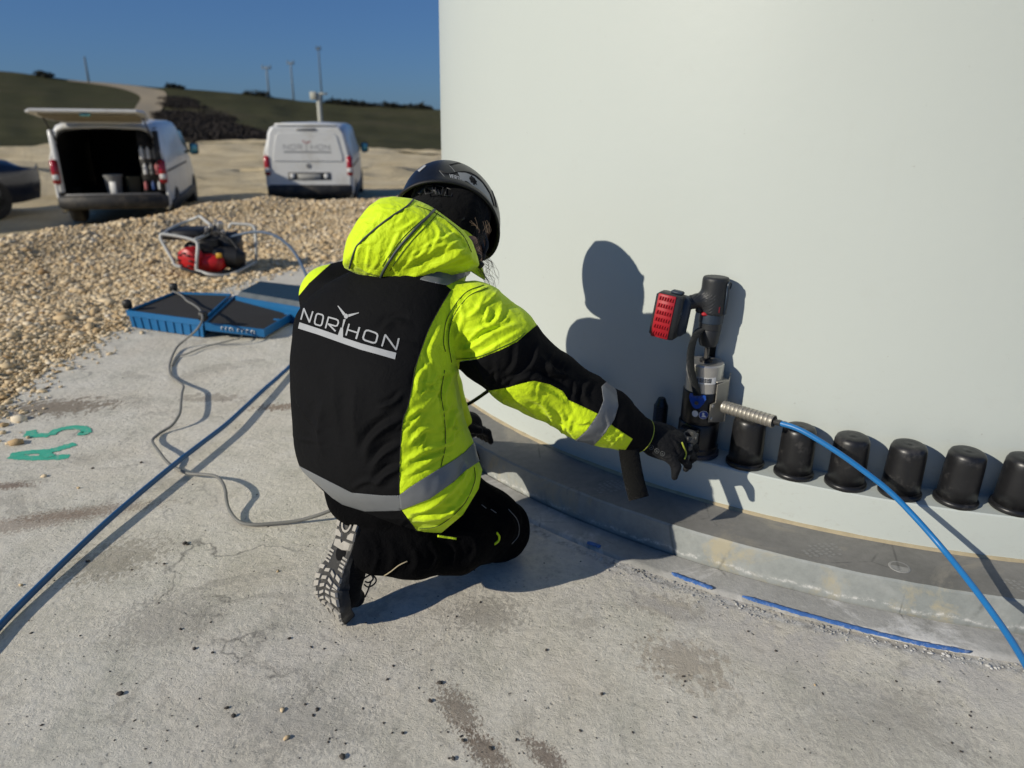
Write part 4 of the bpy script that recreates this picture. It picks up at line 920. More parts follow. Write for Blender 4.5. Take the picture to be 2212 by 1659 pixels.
HF = [([(820, 470), (790, 500), (772, 545), (770, 580)], 9, 3, 't'), ([(862, 500), (845, 540), (830, 580)], 9, 3.5, 't'), ([(905, 470), (880, 490), (850, 500)], 9, 3, 't'), ([(800, 520), (795, 555), (790, 590)], 8, 3, 't'),
      ([(985, 500), (960, 515), (935, 520)], 9, 4, 't'), ([(1000, 515), (975, 530), (965, 545)], 8, 3, 't'), ([(940, 480), (950, 505), (935, 535)], 9, 4, 't'), ([(900, 540), (885, 570), (870, 585)], 10, 3, 't'), ([(935, 520), (905, 555), (885, 565)], 9, 3, 't'),
      ([(1005, 545), (960, 565), (900, 590), (850, 600)], 20, 9, 't'), ([(1020, 560), (975, 580), (930, 590)], 9, 4, 't'), ([(815, 445), (850, 455), (885, 452)], 6, 2.5, 't'), ([(930, 462), (965, 480), (1000, 515), (1015, 540)], 6, 3.5, 't'),
      ([(835, 545), (845, 575), (870, 600)], 8, 3, 't'), ([(860, 600), (920, 590), (990, 570)], 10, 4, 't'), ([(755, 560), (790, 585), (840, 598)], 8, 3, 't'), ([(880, 440), (870, 470), (845, 490)], 6, 2, 't')]
HF += rand_folds(22, (765, 445, 1015, 600), -40, 28, (14, 40), 't', (1.2, 2.6))
hV = hV+hN*(apply_folds(hV, hT, hUV, hf, np.zeros(len(hV)), HF)+n3(hV, 30, 4)*.004*hf+n3(hV, 75, 5)*.0018*hf)[:, None]
hV = laplace(hV, hT, .3, 1)
hood = tri_obj('hood', hV, hT, M['hiviz'], jk); hood_bvh = BVHTree.FromPolygons(hV.tolist(), hT.tolist())
obj('hood_piping', *cord_on([(893, 432), (878, 447), (853, 463), (820, 487), (778, 524), (764, 548), (752, 590)], .0024, hood_bvh, .0008), M['reflectdark'], jk)
obj('hood_piping', *cord_on([(940, 452), (925, 468), (893, 500), (858, 540), (834, 575), (822, 600), (822, 612)], .0036, hood_bvh, .0012), M['reflectdark'], jk)
for pts in ([(946, 460), (931, 478), (899, 510), (866, 550), (842, 585)], [(932, 460), (916, 472), (884, 500), (849, 540), (826, 575)], [(900, 445), (940, 460), (975, 485), (1002, 512), (1018, 545)]):
    obj('seam', *cord_on(pts, .0009, hood_bvh, .0009, seg=5), M['seamdark'], jk)
# collar wing and cord locks under the chin
cw = [atd(1000, 575, 1.90), atd(1035, 560, 1.94), atd(1044, 592, 1.95), atd(1046, 605, 1.95), atd(1022, 590, 1.915)]
cc = np.array(cw); nn_ = unit(np.cross(cc[1]-cc[0], cc[3]-cc[0])); o = obj('collar_flap', np.concatenate([cc, cc-nn_*.004]), [[0, 1, 2, 3, 4], [9, 8, 7, 6, 5]]+[[i, 5+i, 5+(i+1) % 5, (i+1) % 5] for i in range(5)], M['hiviz'], jk, smooth=False); fix_normals(o)
for (u, v, d) in ((1033, 556, 1.895), (1026, 565, 1.89), (1038, 572, 1.895)):
    c = atd(u, v, d); obj('cord_lock', *lathe([(.0, -.009), (.006, -.009), (.0085, -.004), (.0085, .004), (.006, .009), (0, .009)], 12, c, unit([.5, .2, .6]), cap=False), M['blackprint'], jk)

# --- body (one continuous figure under the clothes)
def body_f(P):
    J_ = J; hd = J['head']
    d = ellipsoid(P, hd+np.array([.0, 0, .005]), (.088, .100, .118))
    fz = unit(np.array([.62, .62, -.45]))
    d = smin(d, ellipsoid(P, hd+fz*.05+np.array([0, 0, -.04]), (.062, .066, .075)), .03)                # face and jaw
    d = smin(d, ellipsoid(P, hd+fz*.125+np.array([0, 0, -.02]), (.018, .018, .026)), .015)                # nose
    d = smin(d, ellipsoid(P, hd+fz*.118+np.array([0, 0, -.065]), (.026, .018, .010)), .012)               # lips
    rs = unit(np.cross(fz, [0, 0, 1])); d = np.minimum(d, ellipsoid(P, hd+rs*.088+np.array([0, 0, -.03]), (.014, .02, .034))); d = np.minimum(d, ellipsoid(P, hd-rs*.088+np.array([0, 0, -.03]), (.014, .02, .034)))
    d = smin(d, chain(P, [(hd+np.array([0, 0, -.05]), .062), (J['neck'], .064), (J['up'], .075)]), .03)
    d = smin(d, chain(P, [(J['up'], .10), (J['chest'], .12), (J['waist'], .115), (J['pel'], .125)], .05), .05)
    d = smin(d, chain(P, [(J['shR'], .055), (J['elR'], .042), (J['wrR'], .03)]), .04); d = smin(d, chain(P, [(J['shL'], .055), (J['elL'], .042), (J['wrL'], .03)]), .04)
    d = smin(d, chain(P, [(HIPR, .08), (KNR, .06), (ANR, .045)]), .04); d = smin(d, chain(P, [(HIPL, .08), (KNL, .06), (ANL, .045)]), .04)
    return d
KNR = atz(1075, 1155, .095)+np.array([.0, .02, .0]); HIPR = atd(880, 1055, 1.87); ANR = atd(800, 1165, 1.86)
HIPL = atd(850, 1020, 2.02); KNL = atd(972, 925, 2.26); ANL = np.array([-.27, 2.36, .13])
KNL = KNL+np.array([0, 0, 0.])
bV, bQ = surface_net(body_f, (-.68, 1.5, .02), (.45, 2.48, 1.24), .011)
tri_obj('body', bV, bQ, M['skin'], person)

# --- trousers
KR2 = atd(1088, 1118, 2.02)
def trouser_f(P):
    seat = ellipsoid(P, atd(845, 1050, 1.95), (.18, .16, .14))
    legR = chain(P, [(HIPR, .115), (atd(985, 1085, 2.0), .090), (atd(1056, 1120, 2.03), .076), (KNR+np.array([0, 0, .012]), .085)], .04)
    knee = ellipsoid(P, KNR+np.array([.005, .0, .0]), (.085, .085, .088))
    shin = chain(P, [(KNR, .080), (atd(985, 1165, 1.93), .086), (atd(890, 1180, 1.87), .082), (atd(812, 1190, 1.83), .058)], .03)
    legL = chain(P, [(HIPL, .125), (KNL+np.array([-.06, 0, .0]), .085), (KNL, .070), (ANL, .062)], .03)
    d = smin(seat, legR, .05); d = smin(d, knee, .03); d = smin(d, shin, .022); return smin(d, legL, .05)
tV, tQ = surface_net(trouser_f, (-.68, 1.45, -.02), (.42, 2.55, .72), .0075); tT = tris(tQ); tN = vnormals(tV, tT)
tV[:, 2] = np.maximum(tV[:, 2], .003)
tUV = project(tV)[:, :2]; tf = np.clip(-(tN*(tV-CAM)).sum(1)/np.linalg.norm(tV-CAM, axis=1)*3+.2, 0, 1)
TF = [([(880, 1170), (900, 1205), (890, 1235)], 14, 8, 't'), ([(925, 1165), (945, 1200), (930, 1235)], 14, 7, 't'), ([(975, 1165), (985, 1195), (975, 1225)], 12, 6, 't'), ([(1020, 1165), (1030, 1190), (1015, 1215)], 12, 6, 't'), ([(840, 1165), (850, 1205), (838, 1240)], 12, 6, 't'),
      ([(800, 1150), (815, 1200), (800, 1245)], 9, 5, 't'), ([(1040, 1060), (1075, 1090), (1100, 1120)], 10, 5, 't'), ([(960, 1140), (1010, 1150), (1060, 1150)], 12, 7, 't'), ([(1095, 1110), (1110, 1140), (1100, 1170)], 9, 6, 't'), ([(1060, 1120), (1080, 1140), (1085, 1175)], 9, 5, 't')]
tV = tV+tN*(apply_folds(tV, tT, tUV, tf, np.zeros(len(tV)), TF)+n3(tV, 24, 6)*.010*(tV[:, 2] > .02))[:, None]; tV[:, 2] = np.maximum(tV[:, 2], .002)
trs = tri_obj('trousers', laplace(tV, tT, .3), tT, M['trouser'], person); tr_bvh = BVHTree.FromPolygons(tV.tolist(), tT.tolist())
obj('piping', *cord_on([(798, 1256-8), (830, 1243), (860, 1222), (880, 1212)], .0016, tr_bvh, .0008), M['sealant'], trs)
obj('yellow_tab', *cord_on([(1072, 1150), (1078, 1158), (1076, 1168), (1068, 1175)], .0035, tr_bvh, .0006), M['hiviz'], trs)
obj('yellow_tab', *cord_on([(945, 1158), (965, 1161), (985, 1164)], .0030, tr_bvh, .0010), M['hiviz'], trs)
for pts in ([(1098, 1100), (1118, 1125), (1120, 1155), (1105, 1175)], [(1040, 1090), (1050, 1098)], [(1060, 1100), (1072, 1108)]):
    obj('seam', *cord_on(pts, .0012, tr_bvh, .0006), M['greyprint'], trs)

# --- boots
def boot(centres, widths, thick, up, nrm, upper, label, detail=True):
    """sole swept along the foot (heel to toe) with tread lugs, plus upper"""
    C = spline(centres, 8); n = len(C); W = np.interp(np.linspace(0, 1, n), np.linspace(0, 1, len(widths)), widths)
    T_ = np.gradient(C, axis=0); T_ /= np.linalg.norm(T_, axis=1)[:, None]
    Nn = np.array([unit(nrm-t*(nrm@t)) for t in T_]); S = np.cross(T_, Nn)
    bt = thing_child('boot', None)
    # sole body
    V = []; prof = [(-1, 0), (-.92, .008), (.92, .008), (1, 0), (1, -thick), (.9, -thick-.004), (-.9, -thick-.004), (-1, -thick)]
    for i in range(n):
        for (a, h) in prof: V.append(C[i]+S[i]*a*W[i]/2+Nn[i]*h)
    k = len(prof); Fc = [[i*k+j, i*k+(j+1) % k, (i+1)*k+(j+1) % k, (i+1)*k+j] for i in range(n-1) for j in range(k)]+[list(range(k))[::-1], [(n-1)*k+j for j in range(k)]]
    sole = obj('sole', V, Fc, M['sole'], bt, sharp=35, local=True); fix_normals(sole)
    def at(t, a):      # point on tread surface
        x = t*(n-1); i = min(int(x), n-2); f = x-i
        return (C[i]*(1-f)+C[i+1]*f)+(S[i]*(1-f)+S[i+1]*f)*a*(W[i]*(1-f)+W[i+1]*f)/2+Nn[i]*.008, Nn[i]
    if detail:
        lugs = []
        def lug(poly, h=.0045):
            P = [at(*p) for p in poly]; c = np.mean([p[0] for p in P], 0); base = [p[0]-p[1]*.001 for p in P]; top = [c+(p[0]-c)*.86+p[1]*h for p in P]; m = len(P)
            lugs.append((np.array(base+top), [[i, (i+1) % m, m+(i+1) % m, m+i] for i in range(m)]+[[m+i for i in range(m)]]))
        for j in range(3): lug([(.0+j*.018, -.55), (.0+j*.018, .6), (.011+j*.018, .65), (.011+j*.018, -.6)])      # heel bars
        for s in (-1, 1):
            lug([(.06, s*.35), (.06, s*.9), (.13, s*.95), (.13, s*.6), (.10, s*.55)]); lug([(.145, s*.62), (.145, s*.95), (.22, s*.95), (.22, s*.62)])
            lug([(.235, s*.6), (.235, s*.95), (.30, s*.93), (.30, s*.25), (.265, s*.3)])
        ov = [(.175+.075*math.cos(a), .46*math.sin(a)) for a in np.arange(0, 6.28, .45)]; ov2 = [(.175+.055*math.cos(a), .33*math.sin(a)) for a in np.arange(0, 6.28, .45)]
        P = [at(*p) for p in ov]; P2 = [at(*p) for p in ov2]; m = len(P); lugs.append((np.array([p[0] for p in P]+[p[0]+p[1]*.0045 for p in P]+[p[0]+p[1]*.0045 for p in P2]+[p[0] for p in P2]), [[i, (i+1) % m, m+(i+1) % m, m+i] for i in range(m)]+[[m+i, m+(i+1) % m, 2*m+(i+1) % m, 2*m+i] for i in range(m)]+[[2*m+i, 2*m+(i+1) % m, 3*m+(i+1) % m, 3*m+i] for i in range(m)]))
        lug([(.315, -.85), (.315, -.1), (.345, .1), (.315, .3), (.33, .88), (.40, .8), (.40, -.2), (.37, -.8)])
        for j in range(4):
            for s in (-1, 1): lug([(.43+j*.028, s*.45), (.43+j*.028, s*.95), (.447+j*.028, s*.95), (.447+j*.028, s*.45)], .003)
        rg = np.random.default_rng(4)
        for j in range(8):                                        # forefoot chevrons
            t0 = .565+j*.053
            for s in (-1, 1):
                sh = .012*(j % 2)
                lug([(t0+sh, s*.97), (t0-.012+sh, s*.55), (t0+.020+sh, s*.55), (t0+.034+sh, s*.97)], .006)
                if j < 7: lug([(t0+.004, s*.45), (t0-.016, s*.06), (t0+.012, s*.06), (t0+.03, s*.45)], .006)
        lo = obj('tread_lugs', *join(*lugs), M['lug'], bt, smooth=False, local=True)
    # upper
    uV, uQ = surface_net(upper, np.min(C, 0)-.16, np.max(C, 0)+.18, .0065); uV[:, 2] = np.maximum(uV[:, 2], .001)
    tri_obj('upper', uV, uQ, M['bootblack'], bt)
    return bt, C, S, Nn
def thing_child(name, label):
    o = bpy.data.objects.new(name, None); COL.objects.link(o); o.parent = person; o.matrix_parent_inverse = Matrix.Translation(person.location).inverted()
    if label: o['label'] = label
    return o
sn = unit(np.array([-.66, -.74, .08])); toe = atz(737, 1333, .006); toe2 = atz(728, 1312, .02)
cen = [atd(772, 1092, 1.86), atd(757, 1130, 1.855), atd(748, 1172, 1.85), atd(730, 1215, 1.845), atd(712, 1262, 1.845), atd(714, 1300, 1.845), toe]
shinv = unit(np.array([.72, .66, .1]))
def upR(P):
    f = chain(P, [(cen[0]+shinv*.045+np.array([0, 0, -.01]), .040), (cen[2]+shinv*.050, .040), (cen[3]+shinv*.045, .042), (cen[4]+shinv*.050, .042), (cen[5]+shinv*.040, .036), (toe+shinv*.045+np.array([0, 0, .035]), .026)], .02)
    return smin(f, chain(P, [(cen[0]+shinv*.05, .05), (cen[2]+shinv*.10, .05), (atd(822, 1175, 1.85), .052)], .02), .03)
bt, bC, bS, bN = boot(cen, [.074, .090, .084, .078, .106, .110, .056], .024, None, sn, upR, None)
# laces
def bezier(P, n=10): return spline(P, n)
lc = atd(808, 1262, 1.79)
for pts in ([(795, 1235), (812, 1250), (808, 1262), (795, 1268), (786, 1262)], [(800, 1238), (806, 1250), (797, 1258), (788, 1256)], [(802, 1255), (795, 1275), (788, 1290)], [(806, 1238), (790, 1247), (784, 1252)]):
    obj('lace', *tube(spline([atd(u, v, 1.87) for u, v in pts], 6), .0022, 6), M['blackprint'], bt, local=True)
# the other boot, planted beyond
fL = np.array([-.27, 2.33, .012]); hl = hdir(50); cl2 = [fL-hl*.09, fL-hl*.03, fL+hl*.05, fL+hl*.12, fL+hl*.18]
def upL(P): return smin(chain(P, [(cl2[0]+np.array([0, 0, .055]), .042), (cl2[2]+np.array([0, 0, .05]), .045), (cl2[4]+np.array([0, 0, .035]), .032)], .02), chain(P, [(cl2[0]+np.array([0, 0, .06]), .045), (ANL+np.array([0, 0, .03]), .055)], .02), .03)
boot(cl2, [.07, .075, .09, .1, .06], .02, None, np.array([0, 0, -1.]), upL, None, False)

# ================================================================== HELMET
HC = atd(974, 462, 2.06)                                     # centre of the shell's base ellipse
hf_c = np.array([.66, -.47, -.58])                            # wearer's forward in camera axes (right, up, toward camera)
def cam2w(v): return RT*v[0]+UP*v[1]-FWD*v[2]
h_f = unit(cam2w(hf_c)); h_u = cam2w(np.array([.16, .82, -.42])); h_u = unit(h_u-h_f*(h_u@h_f)); h_r = np.cross(h_f, h_u)
HL, HW, HH = .152, .124, .150
def helm_pt(th, ph, s=1.0, ext=0.0):
    """th: 0 = front, +90 = wearer's right; ph 0 = crown, 90 = base plane"""
    a, b = R(th), R(ph); x = math.cos(a)*math.sin(b); y = math.sin(a)*math.sin(b); z = math.cos(b)
    k = 1+.06*max(0, math.cos(a))**2*math.sin(b)
    ridge = .004*math.exp(-(y/.12)**2)*(x > -.6)
    return HC+(h_f*x*HL*k+h_r*y*HW+h_u*(z*HH+ridge))*s+(h_f*x+h_r*y+h_u*z)*ext
def rim(th):
    a = R(th); return 92+16*max(0, math.cos(a))**2+ 10*max(0, -math.cos(a))**1.5 - 4*abs(math.sin(a))
helmet = obj('helmet', *(lambda: None)() if False else ((lambda nt_=96, np_=34: (np.array([helm_pt(360*i/nt_, rim(360*i/nt_)*j/np_ if j < np_ else rim(360*i/nt_)+1.5, ext=(0.006*max(0, (j/np_-.90)/.10)**1.5)) for j in range(np_+1) for i in range(nt_)]),
    [[j*nt_+i, j*nt_+(i+1) % nt_, (j+1)*nt_+(i+1) % nt_, (j+1)*nt_+i] for j in range(np_) for i in range(nt_)]))()), M['helmet'], person)
helmet['label'] = 'glossy black safety helmet'
s_ = helmet.modifiers.new('thick', 'SOLIDIFY'); s_.thickness = .006; s_.offset = -1
helm_V = np.array([helm_pt(360*i/96, rim(360*i/96)*j/34) for j in range(35) for i in range(96)]); helm_F = [[j*96+i, j*96+(i+1) % 96, (j+1)*96+(i+1) % 96, (j+1)*96+i] for j in range(34) for i in range(96)]
helm_bvh = BVHTree.FromPolygons(helm_V.tolist(), helm_F)
# rim trim and side rail
obj('rim_trim', *tube([helm_pt(t, rim(t)+1.5, ext=.006) for t in range(0, 361, 5)], .0045, 8), M['helmettrim'], helmet)
def patch(th_ph, off, m, name, th=.0015, sub=4):
    """raised plate on the shell; outline in helmet angles, filled as a fan of strips between two edges"""
    A_, B_ = th_ph; A2 = spline([np.array([*p, 0.]) for p in A_], 8); B2 = spline([np.array([*p, 0.]) for p in B_], 8); V = []; n = len(A2)
    for a, b in zip(A2, B2):
        for k in range(sub+1): q = a+(b-a)*k/sub; V.append(helm_pt(q[0], q[1], ext=off))
    Fc = [[i*(sub+1)+k, i*(sub+1)+k+1, (i+1)*(sub+1)+k+1, (i+1)*(sub+1)+k] for i in range(n-1) for k in range(sub)]
    o = obj(name, V, Fc, m, helmet); s_ = o.modifiers.new('t', 'SOLIDIFY'); s_.thickness = th; s_.offset = 0; return o
M['helmreflect'] = simple('grey_reflective_decal', (.30, .31, .31), .45, var=.05, vscale=20)
obj('reflective_decal', *decal([(p, q, q2, p2) for p, q, q2, p2 in zip(*(lambda A_, B_: (A_[:-1], A_[1:], B_[1:], B_[:-1]))([(988, 373), (1006, 374), (1025, 382), (1041, 396), (1056, 419), (1064, 443)], [(996, 389), (1008, 392), (1020, 401), (1033, 413), (1046, 428), (1056, 444)]))], .0014, helm_bvh, 2.5), M['helmreflect'], helmet)
try: obj('reflective_decal', *decal([((902, 369), (917, 357), (921, 359), (906, 372))], .0014, helm_bvh, 2.0), M['logo'], helmet)
except Exception: pass
for pts in ([(970, 357), (994, 352), (1015, 357), (1037, 373), (1055, 395), (1067, 425), (1072, 448)], [(949, 368), (965, 375), (984, 373), (1004, 371), (1026, 379), (1044, 396), (1059, 420), (1067, 445)]):
    obj('shell_ridge', *cord_on(pts, .0021, helm_bvh, .0004), M['helmettrim'], helmet)
for pts in ([(970, 357), (977, 364), (984, 373)], [(949, 369), (956, 377), (963, 385)], [(1004, 396), (1018, 404), (1030, 416), (1041, 430)], [(1036, 441), (1056, 443), (1074, 449)], [(1056, 444), (1064, 468), (1060, 482)], [(1068, 450), (1072, 468), (1069, 484)]):
    obj('shell_groove', *cord_on(pts, .0009, helm_bvh, .0003), M['greyprint'], helmet)
# VERTEX lettering on the shell
def font(word, org, ex, ey, w):
    """word in simple strokes; ex = advance per letter, ey = letter height vector"""
    GL = {'V': [[(0, 1), (.35, 0), (.7, 1)]], 'E': [[(.65, 1), (0, 1), (0, 0), (.65, 0)], [(0, .5), (.55, .5)]], 'R': [[(0, 0), (0, 1), (.6, 1), (.65, .75), (.6, .5), (0, .5)], [(.3, .5), (.65, 0)]],
          'T': [[(0, 1), (.7, 1)], [(.35, 1), (.35, 0)]], 'X': [[(0, 0), (.7, 1)], [(0, 1), (.7, 0)]], 'N': [[(0, 0), (0, 1), (.7, 0), (.7, 1)]], 'O': [[(0, .1), (0, .9), (.1, 1), (.6, 1), (.7, .9), (.7, .1), (.6, 0), (.1, 0), (0, .1)]],
          'H': [[(0, 0), (0, 1)], [(.7, 0), (.7, 1)], [(0, .5), (.7, .5)]], '1': [[(.2, .8), (.4, 1), (.4, 0)]], '8': [[(.1, .5), (0, .7), (.1, 1), (.6, 1), (.7, .7), (.6, .5), (.1, .5), (0, .25), (.1, 0), (.6, 0), (.7, .25), (.6, .5)]], 'I': [[(.3, 0), (.3, 1)]],
          'P': [[(0, 0), (0, 1), (.6, 1), (.7, .75), (.6, .5), (0, .5)]], 'A': [[(0, 0), (.35, 1), (.7, 0)], [(.15, .4), (.55, .4)]], 'C': [[(.7, .9), (.55, 1), (.1, 1), (0, .9), (0, .1), (.1, 0), (.55, 0), (.7, .1)]]}
    out = []; org, ex, ey = (np.array(q, float) for q in (org, ex, ey))
    for i, ch in enumerate(word):
        out.append([q for st in GL.get(ch, []) for q in stroke_quads([tuple(org+ex*(i+x*.95)+ey*y) for x, y in st], w)])
    return out
for g in font('VERTEX', (972, 384), (5.4, 1.5), (-1.0, -7.2), 1.5):
    try: obj('letter', *decal(g, .0012, helm_bvh, 2.0), M['logo'], helmet)
    except Exception: pass
# liner, harness and cradle inside
M['liner'] = cloth('black_liner_mesh', (.007, .0075, .008), .8, weave=300, bs=.6)
def liner_f(P):
    A_ = np.array([h_f, h_r, h_u]); return ellipsoid(P, HC+h_u*.004-h_f*.004, (.122, .100, .128), A_)
lV, lQ = surface_net(liner_f, HC-.16, HC+.16, .008); lT = tris(lQ)
f = -((lV-HC)@h_u)-.075
_, kp = clip(lV, lV[:, :1], lT, f); o = tri_obj('liner', kp[0], kp[2], M['liner'], helmet)
# hair and cap at the back of the head
M['balaclava'] = cloth('black_head_liner', (.006, .006, .0065), .9, weave=400, bs=.4)
def cowl_f(P):
    d = ellipsoid(P, J['head']+np.array([-.003, -.004, .0]), (.104, .114, .124)); d = smin(d, chain(P, [(J['head']+np.array([0, -.01, -.06]), .07), (J['neck'], .074)]), .03)
    fz = unit(np.array([.62, .62, -.45])); cutp = ((P-J['head'])@fz)-.075; return np.maximum(d, cutp)
cV, cQ = surface_net(cowl_f, J['head']-.2, J['head']+.17, .0075); tri_obj('head_liner', cV, tris(cQ), M['balaclava'], person)
def strap3(P, w, th, hint):
    P = np.asarray(P, float); n = len(P); T_ = np.gradient(P, axis=0); T_ /= np.linalg.norm(T_, axis=1)[:, None]; V = []
    for i in range(n):
        hh = hint if np.ndim(hint) == 1 else hint[i]
        s = unit(np.cross(T_[i], hh)); nn_ = np.cross(s, T_[i])
        for a, b in ((-1, -1), (1, -1), (1, 1), (-1, 1)): V.append(P[i]+s*a*w/2+nn_*b*th/2)
    Fc = [[i*4+k, i*4+(k+1) % 4, (i+1)*4+(k+1) % 4, (i+1)*4+k] for i in range(n-1) for k in range(4)]+[[3, 2, 1, 0], [(n-1)*4+k for k in range(4)]]
    return np.array(V), Fc
M['harness'] = simple('black_harness_plastic', (.020, .021, .023), .45, var=.2)
def inn(th, ph, e=-.018): return helm_pt(th, ph, ext=e)
for pts in ([inn(170, 88), inn(150, 100, -.022), inn(128, 106, -.024), inn(105, 104, -.02)], [inn(150, 78), inn(158, 92, -.02), inn(172, 106, -.022)], [inn(128, 106, -.022), inn(112, 116, -.02), inn(96, 124, -.016)]):
    obj('harness_strap', *strap3(spline(pts, 8), .014, .002, -FWD), M['harness'], helmet)
for (a, b, c, d) in (((160, 100), (148, 98), (146, 108), (156, 110)), ((144, 98), (134, 98), (134, 108), (142, 109)), ((130, 98), (122, 98), (122, 106), (130, 108))):
    obj('cradle_frame', *tube([inn(*q, -.012) for q in (a, b, c, d, a)], .0016, 6), M['harness'], helmet)
for pts in ([(1040, 520), (1046, 545), (1043, 562)], [(1046, 505), (1052, 530), (1040, 556)]):
    obj('chin_strap', *strap3(spline([atd(u, v, 1.965) for u, v in pts], 6), .010, .002, -FWD), M['harness'], helmet)
# visible cheek and loose hair
rg = np.random.default_rng(3)
def hair(pts, d, m='hair', r=.0005, j=0.0):
    P = spline([atd(u+rg.normal()*j, v+rg.normal()*j, d) for u, v in pts], 8); return tube(P, np.linspace(r, r*.35, len(P)), 4)
hs_ = []
for pts, d in (([(1018, 480), (1030, 492), (1033, 515), (1022, 530), (1008, 532)], 1.93), ([(1050, 478), (1052, 500), (1040, 520), (1020, 535), (1002, 535)], 1.93), ([(1045, 515), (1036, 530), (1015, 540), (1003, 538)], 1.93), ([(1030, 540), (1045, 552), (1062, 568), (1070, 590), (1078, 601)], 1.93),
               ([(1036, 575), (1048, 600), (1062, 622), (1070, 640), (1066, 655)], 1.93), ([(1034, 560), (1050, 575), (1055, 590), (1070, 608), (1066, 622)], 1.93), ([(1036, 540), (1050, 560), (1060, 570), (1048, 590), (1058, 600)], 1.93), ([(1040, 580), (1052, 612), (1058, 640), (1073, 662)], 1.93),
               ([(1028, 530), (1040, 515), (1050, 500), (1054, 488)], 1.93)):
    for _ in range(6): hs_.append(hair(pts, d, j=4.0))
tag(obj('loose_hair', *join(*hs_), M['hair'], person), kind='stuff')
def cheek_f(P): return chain(P, [(atd(1018, 525, 1.955), .020), (atd(1024, 552, 1.95), .017), (atd(1030, 572, 1.95), .014)], .02)
kV, kQ = surface_net(cheek_f, atd(1024, 550, 1.95)-.09, atd(1024, 550, 1.95)+.09, .005); tri_obj('chin', kV, tris(kQ), M['skin'], person)

# ================================================================== RIGHT GLOVE gripping the wrench
W = lambda u, v, d: atd(u, v, d)
def glove_f(P):
    pts_palm = [(W(1396, 938, 2.05), .038), (W(1420, 950, 2.055), .044), (W(1448, 962, 2.06), .042)]
    d = chain(P, pts_palm, .03)
    d = smin(d, ellipsoid(P, W(1445, 958, 2.06), (.048, .046, .044)), .02)
    F_ = [[(1458, 938, 2.065, .0135), (1482, 936, 2.08, .0130), (1497, 946, 2.115, .0115), (1494, 956, 2.14, .010)],
          [(1462, 950, 2.055, .0140), (1488, 954, 2.065, .0132), (1501, 968, 2.10, .0120), (1496, 978, 2.13, .0105)],
          [(1462, 964, 2.05, .0138), (1486, 974, 2.055, .0130), (1498, 988, 2.09, .0115), (1490, 997, 2.12, .010)],
          [(1456, 978, 2.045, .0125), (1476, 992, 2.05, .0118), (1487, 1006, 2.075, .0105), (1482, 1013, 2.10, .009)]]
    for fg in F_: d = smin(d, chain(P, [(W(a, b, c), r) for a, b, c, r in fg], .006), .007)
    th = [(1432, 975, 2.035, .019), (1450, 990, 2.022, .0155), (1461, 1008, 2.015, .013), (1457, 1030, 2.01, .0095)]
    return smin(d, chain(P, [(W(a, b, c), r) for a, b, c, r in th], .008), .012)
gV, gQ = surface_net(glove_f, W(1450, 965, 2.06)-.13, W(1450, 965, 2.06)+.13, .0032); gT = tris(gQ); gN = vnormals(gV, gT); gUV = project(gV)[:, :2]
gf = np.clip(-(gN*(gV-CAM)).sum(1)/np.linalg.norm(gV-CAM, axis=1)*3+.2, 0, 1)
GFO = [([(1445, 935), (1470, 950), (1482, 975)], 6, 3, 't'), ([(1452, 945), (1465, 965), (1470, 990)], 6, 3, 't'), ([(1440, 975), (1455, 978), (1468, 985)], 5, 3, 't'), ([(1400, 915), (1406, 935), (1402, 955)], 6, 2.5, 't'), ([(1425, 985), (1440, 990), (1450, 985)], 5, 2.5, 't'), ([(1470, 940), (1480, 960), (1484, 985)], 5, 2.5, 't')]
gV = gV+gN*(apply_folds(gV, gT, gUV, gf, np.zeros(len(gV)), GFO)+n3(gV, 70, 2)*.0025)[:, None]
glove = tri_obj('glove', gV, gT, M['glove'], person); glove_bvh = BVHTree.FromPolygons(gV.tolist(), gT.tolist())
# round pictograms and trim on the back of the glove
for i, (u, v) in enumerate(((1407, 967-1), (1419, 974), (1431, 980))):
    try:
        obj('pictogram', *cord_on([(u+5*math.cos(a), v+5*math.sin(a)) for a in np.linspace(0, 6.28, 10)], .0005, glove_bvh, .0003, 2, 5), M['greyprint'], glove)
        obj('pictogram', *cord_on([(u-2, v+2), (u, v-2), (u+2, v+2), (u-1, v)], .0005, glove_bvh, .0003, 2, 5), M['greyprint'], glove)
    except Exception: pass
try: obj('yellow_trim', *cord_on([(1473, 955), (1478, 968), (1482, 980), (1478, 992)], .0024, glove_bvh, .0008), M['yellowtrim'], glove)
except Exception: pass
# cuff of the sleeve with yellow lined opening, inner knit and dangling strap
cuffc = W(1382, 939, 2.035); ca_ = unit(W(1396, 945, 2.05)-W(1352, 925, 2.02))
cf = obj('cuff', *lathe([(.050, -.05), (.0535, -.02), (.0515, .006), (.0495, .0075), (.047, .004), (.046, -.02)], 40, cuffc, ca_, cap=False), M['black'], jk)
rx, ry, _ = frame(ca_)
obj('cuff_edge', *tube([cuffc+ca_*.008+(rx*math.cos(a)+ry*math.sin(a))*.050 for a in np.linspace(0, 6.283, 30)], .0019, 6), M['yellowtrim'], jk)
M['knit'] = cloth('navy_knit', (.012, .012, .05), .9, weave=300, bs=.6)
obj('knit_cuff', *lathe([(.040, -.03), (.040, .012), (.036, .03), (.034, .034)], 32, cuffc, ca_, cap=False), M['glove'], jk)
sp_ = spline([W(1358, 960, 2.0), W(1360, 985, 1.99), W(1368, 1030, 1.985), W(1380, 1077, 1.985)], 8)
obj('wrist_strap', *strap3(sp_, .056, .0022, -FWD), M['strap'], jk)
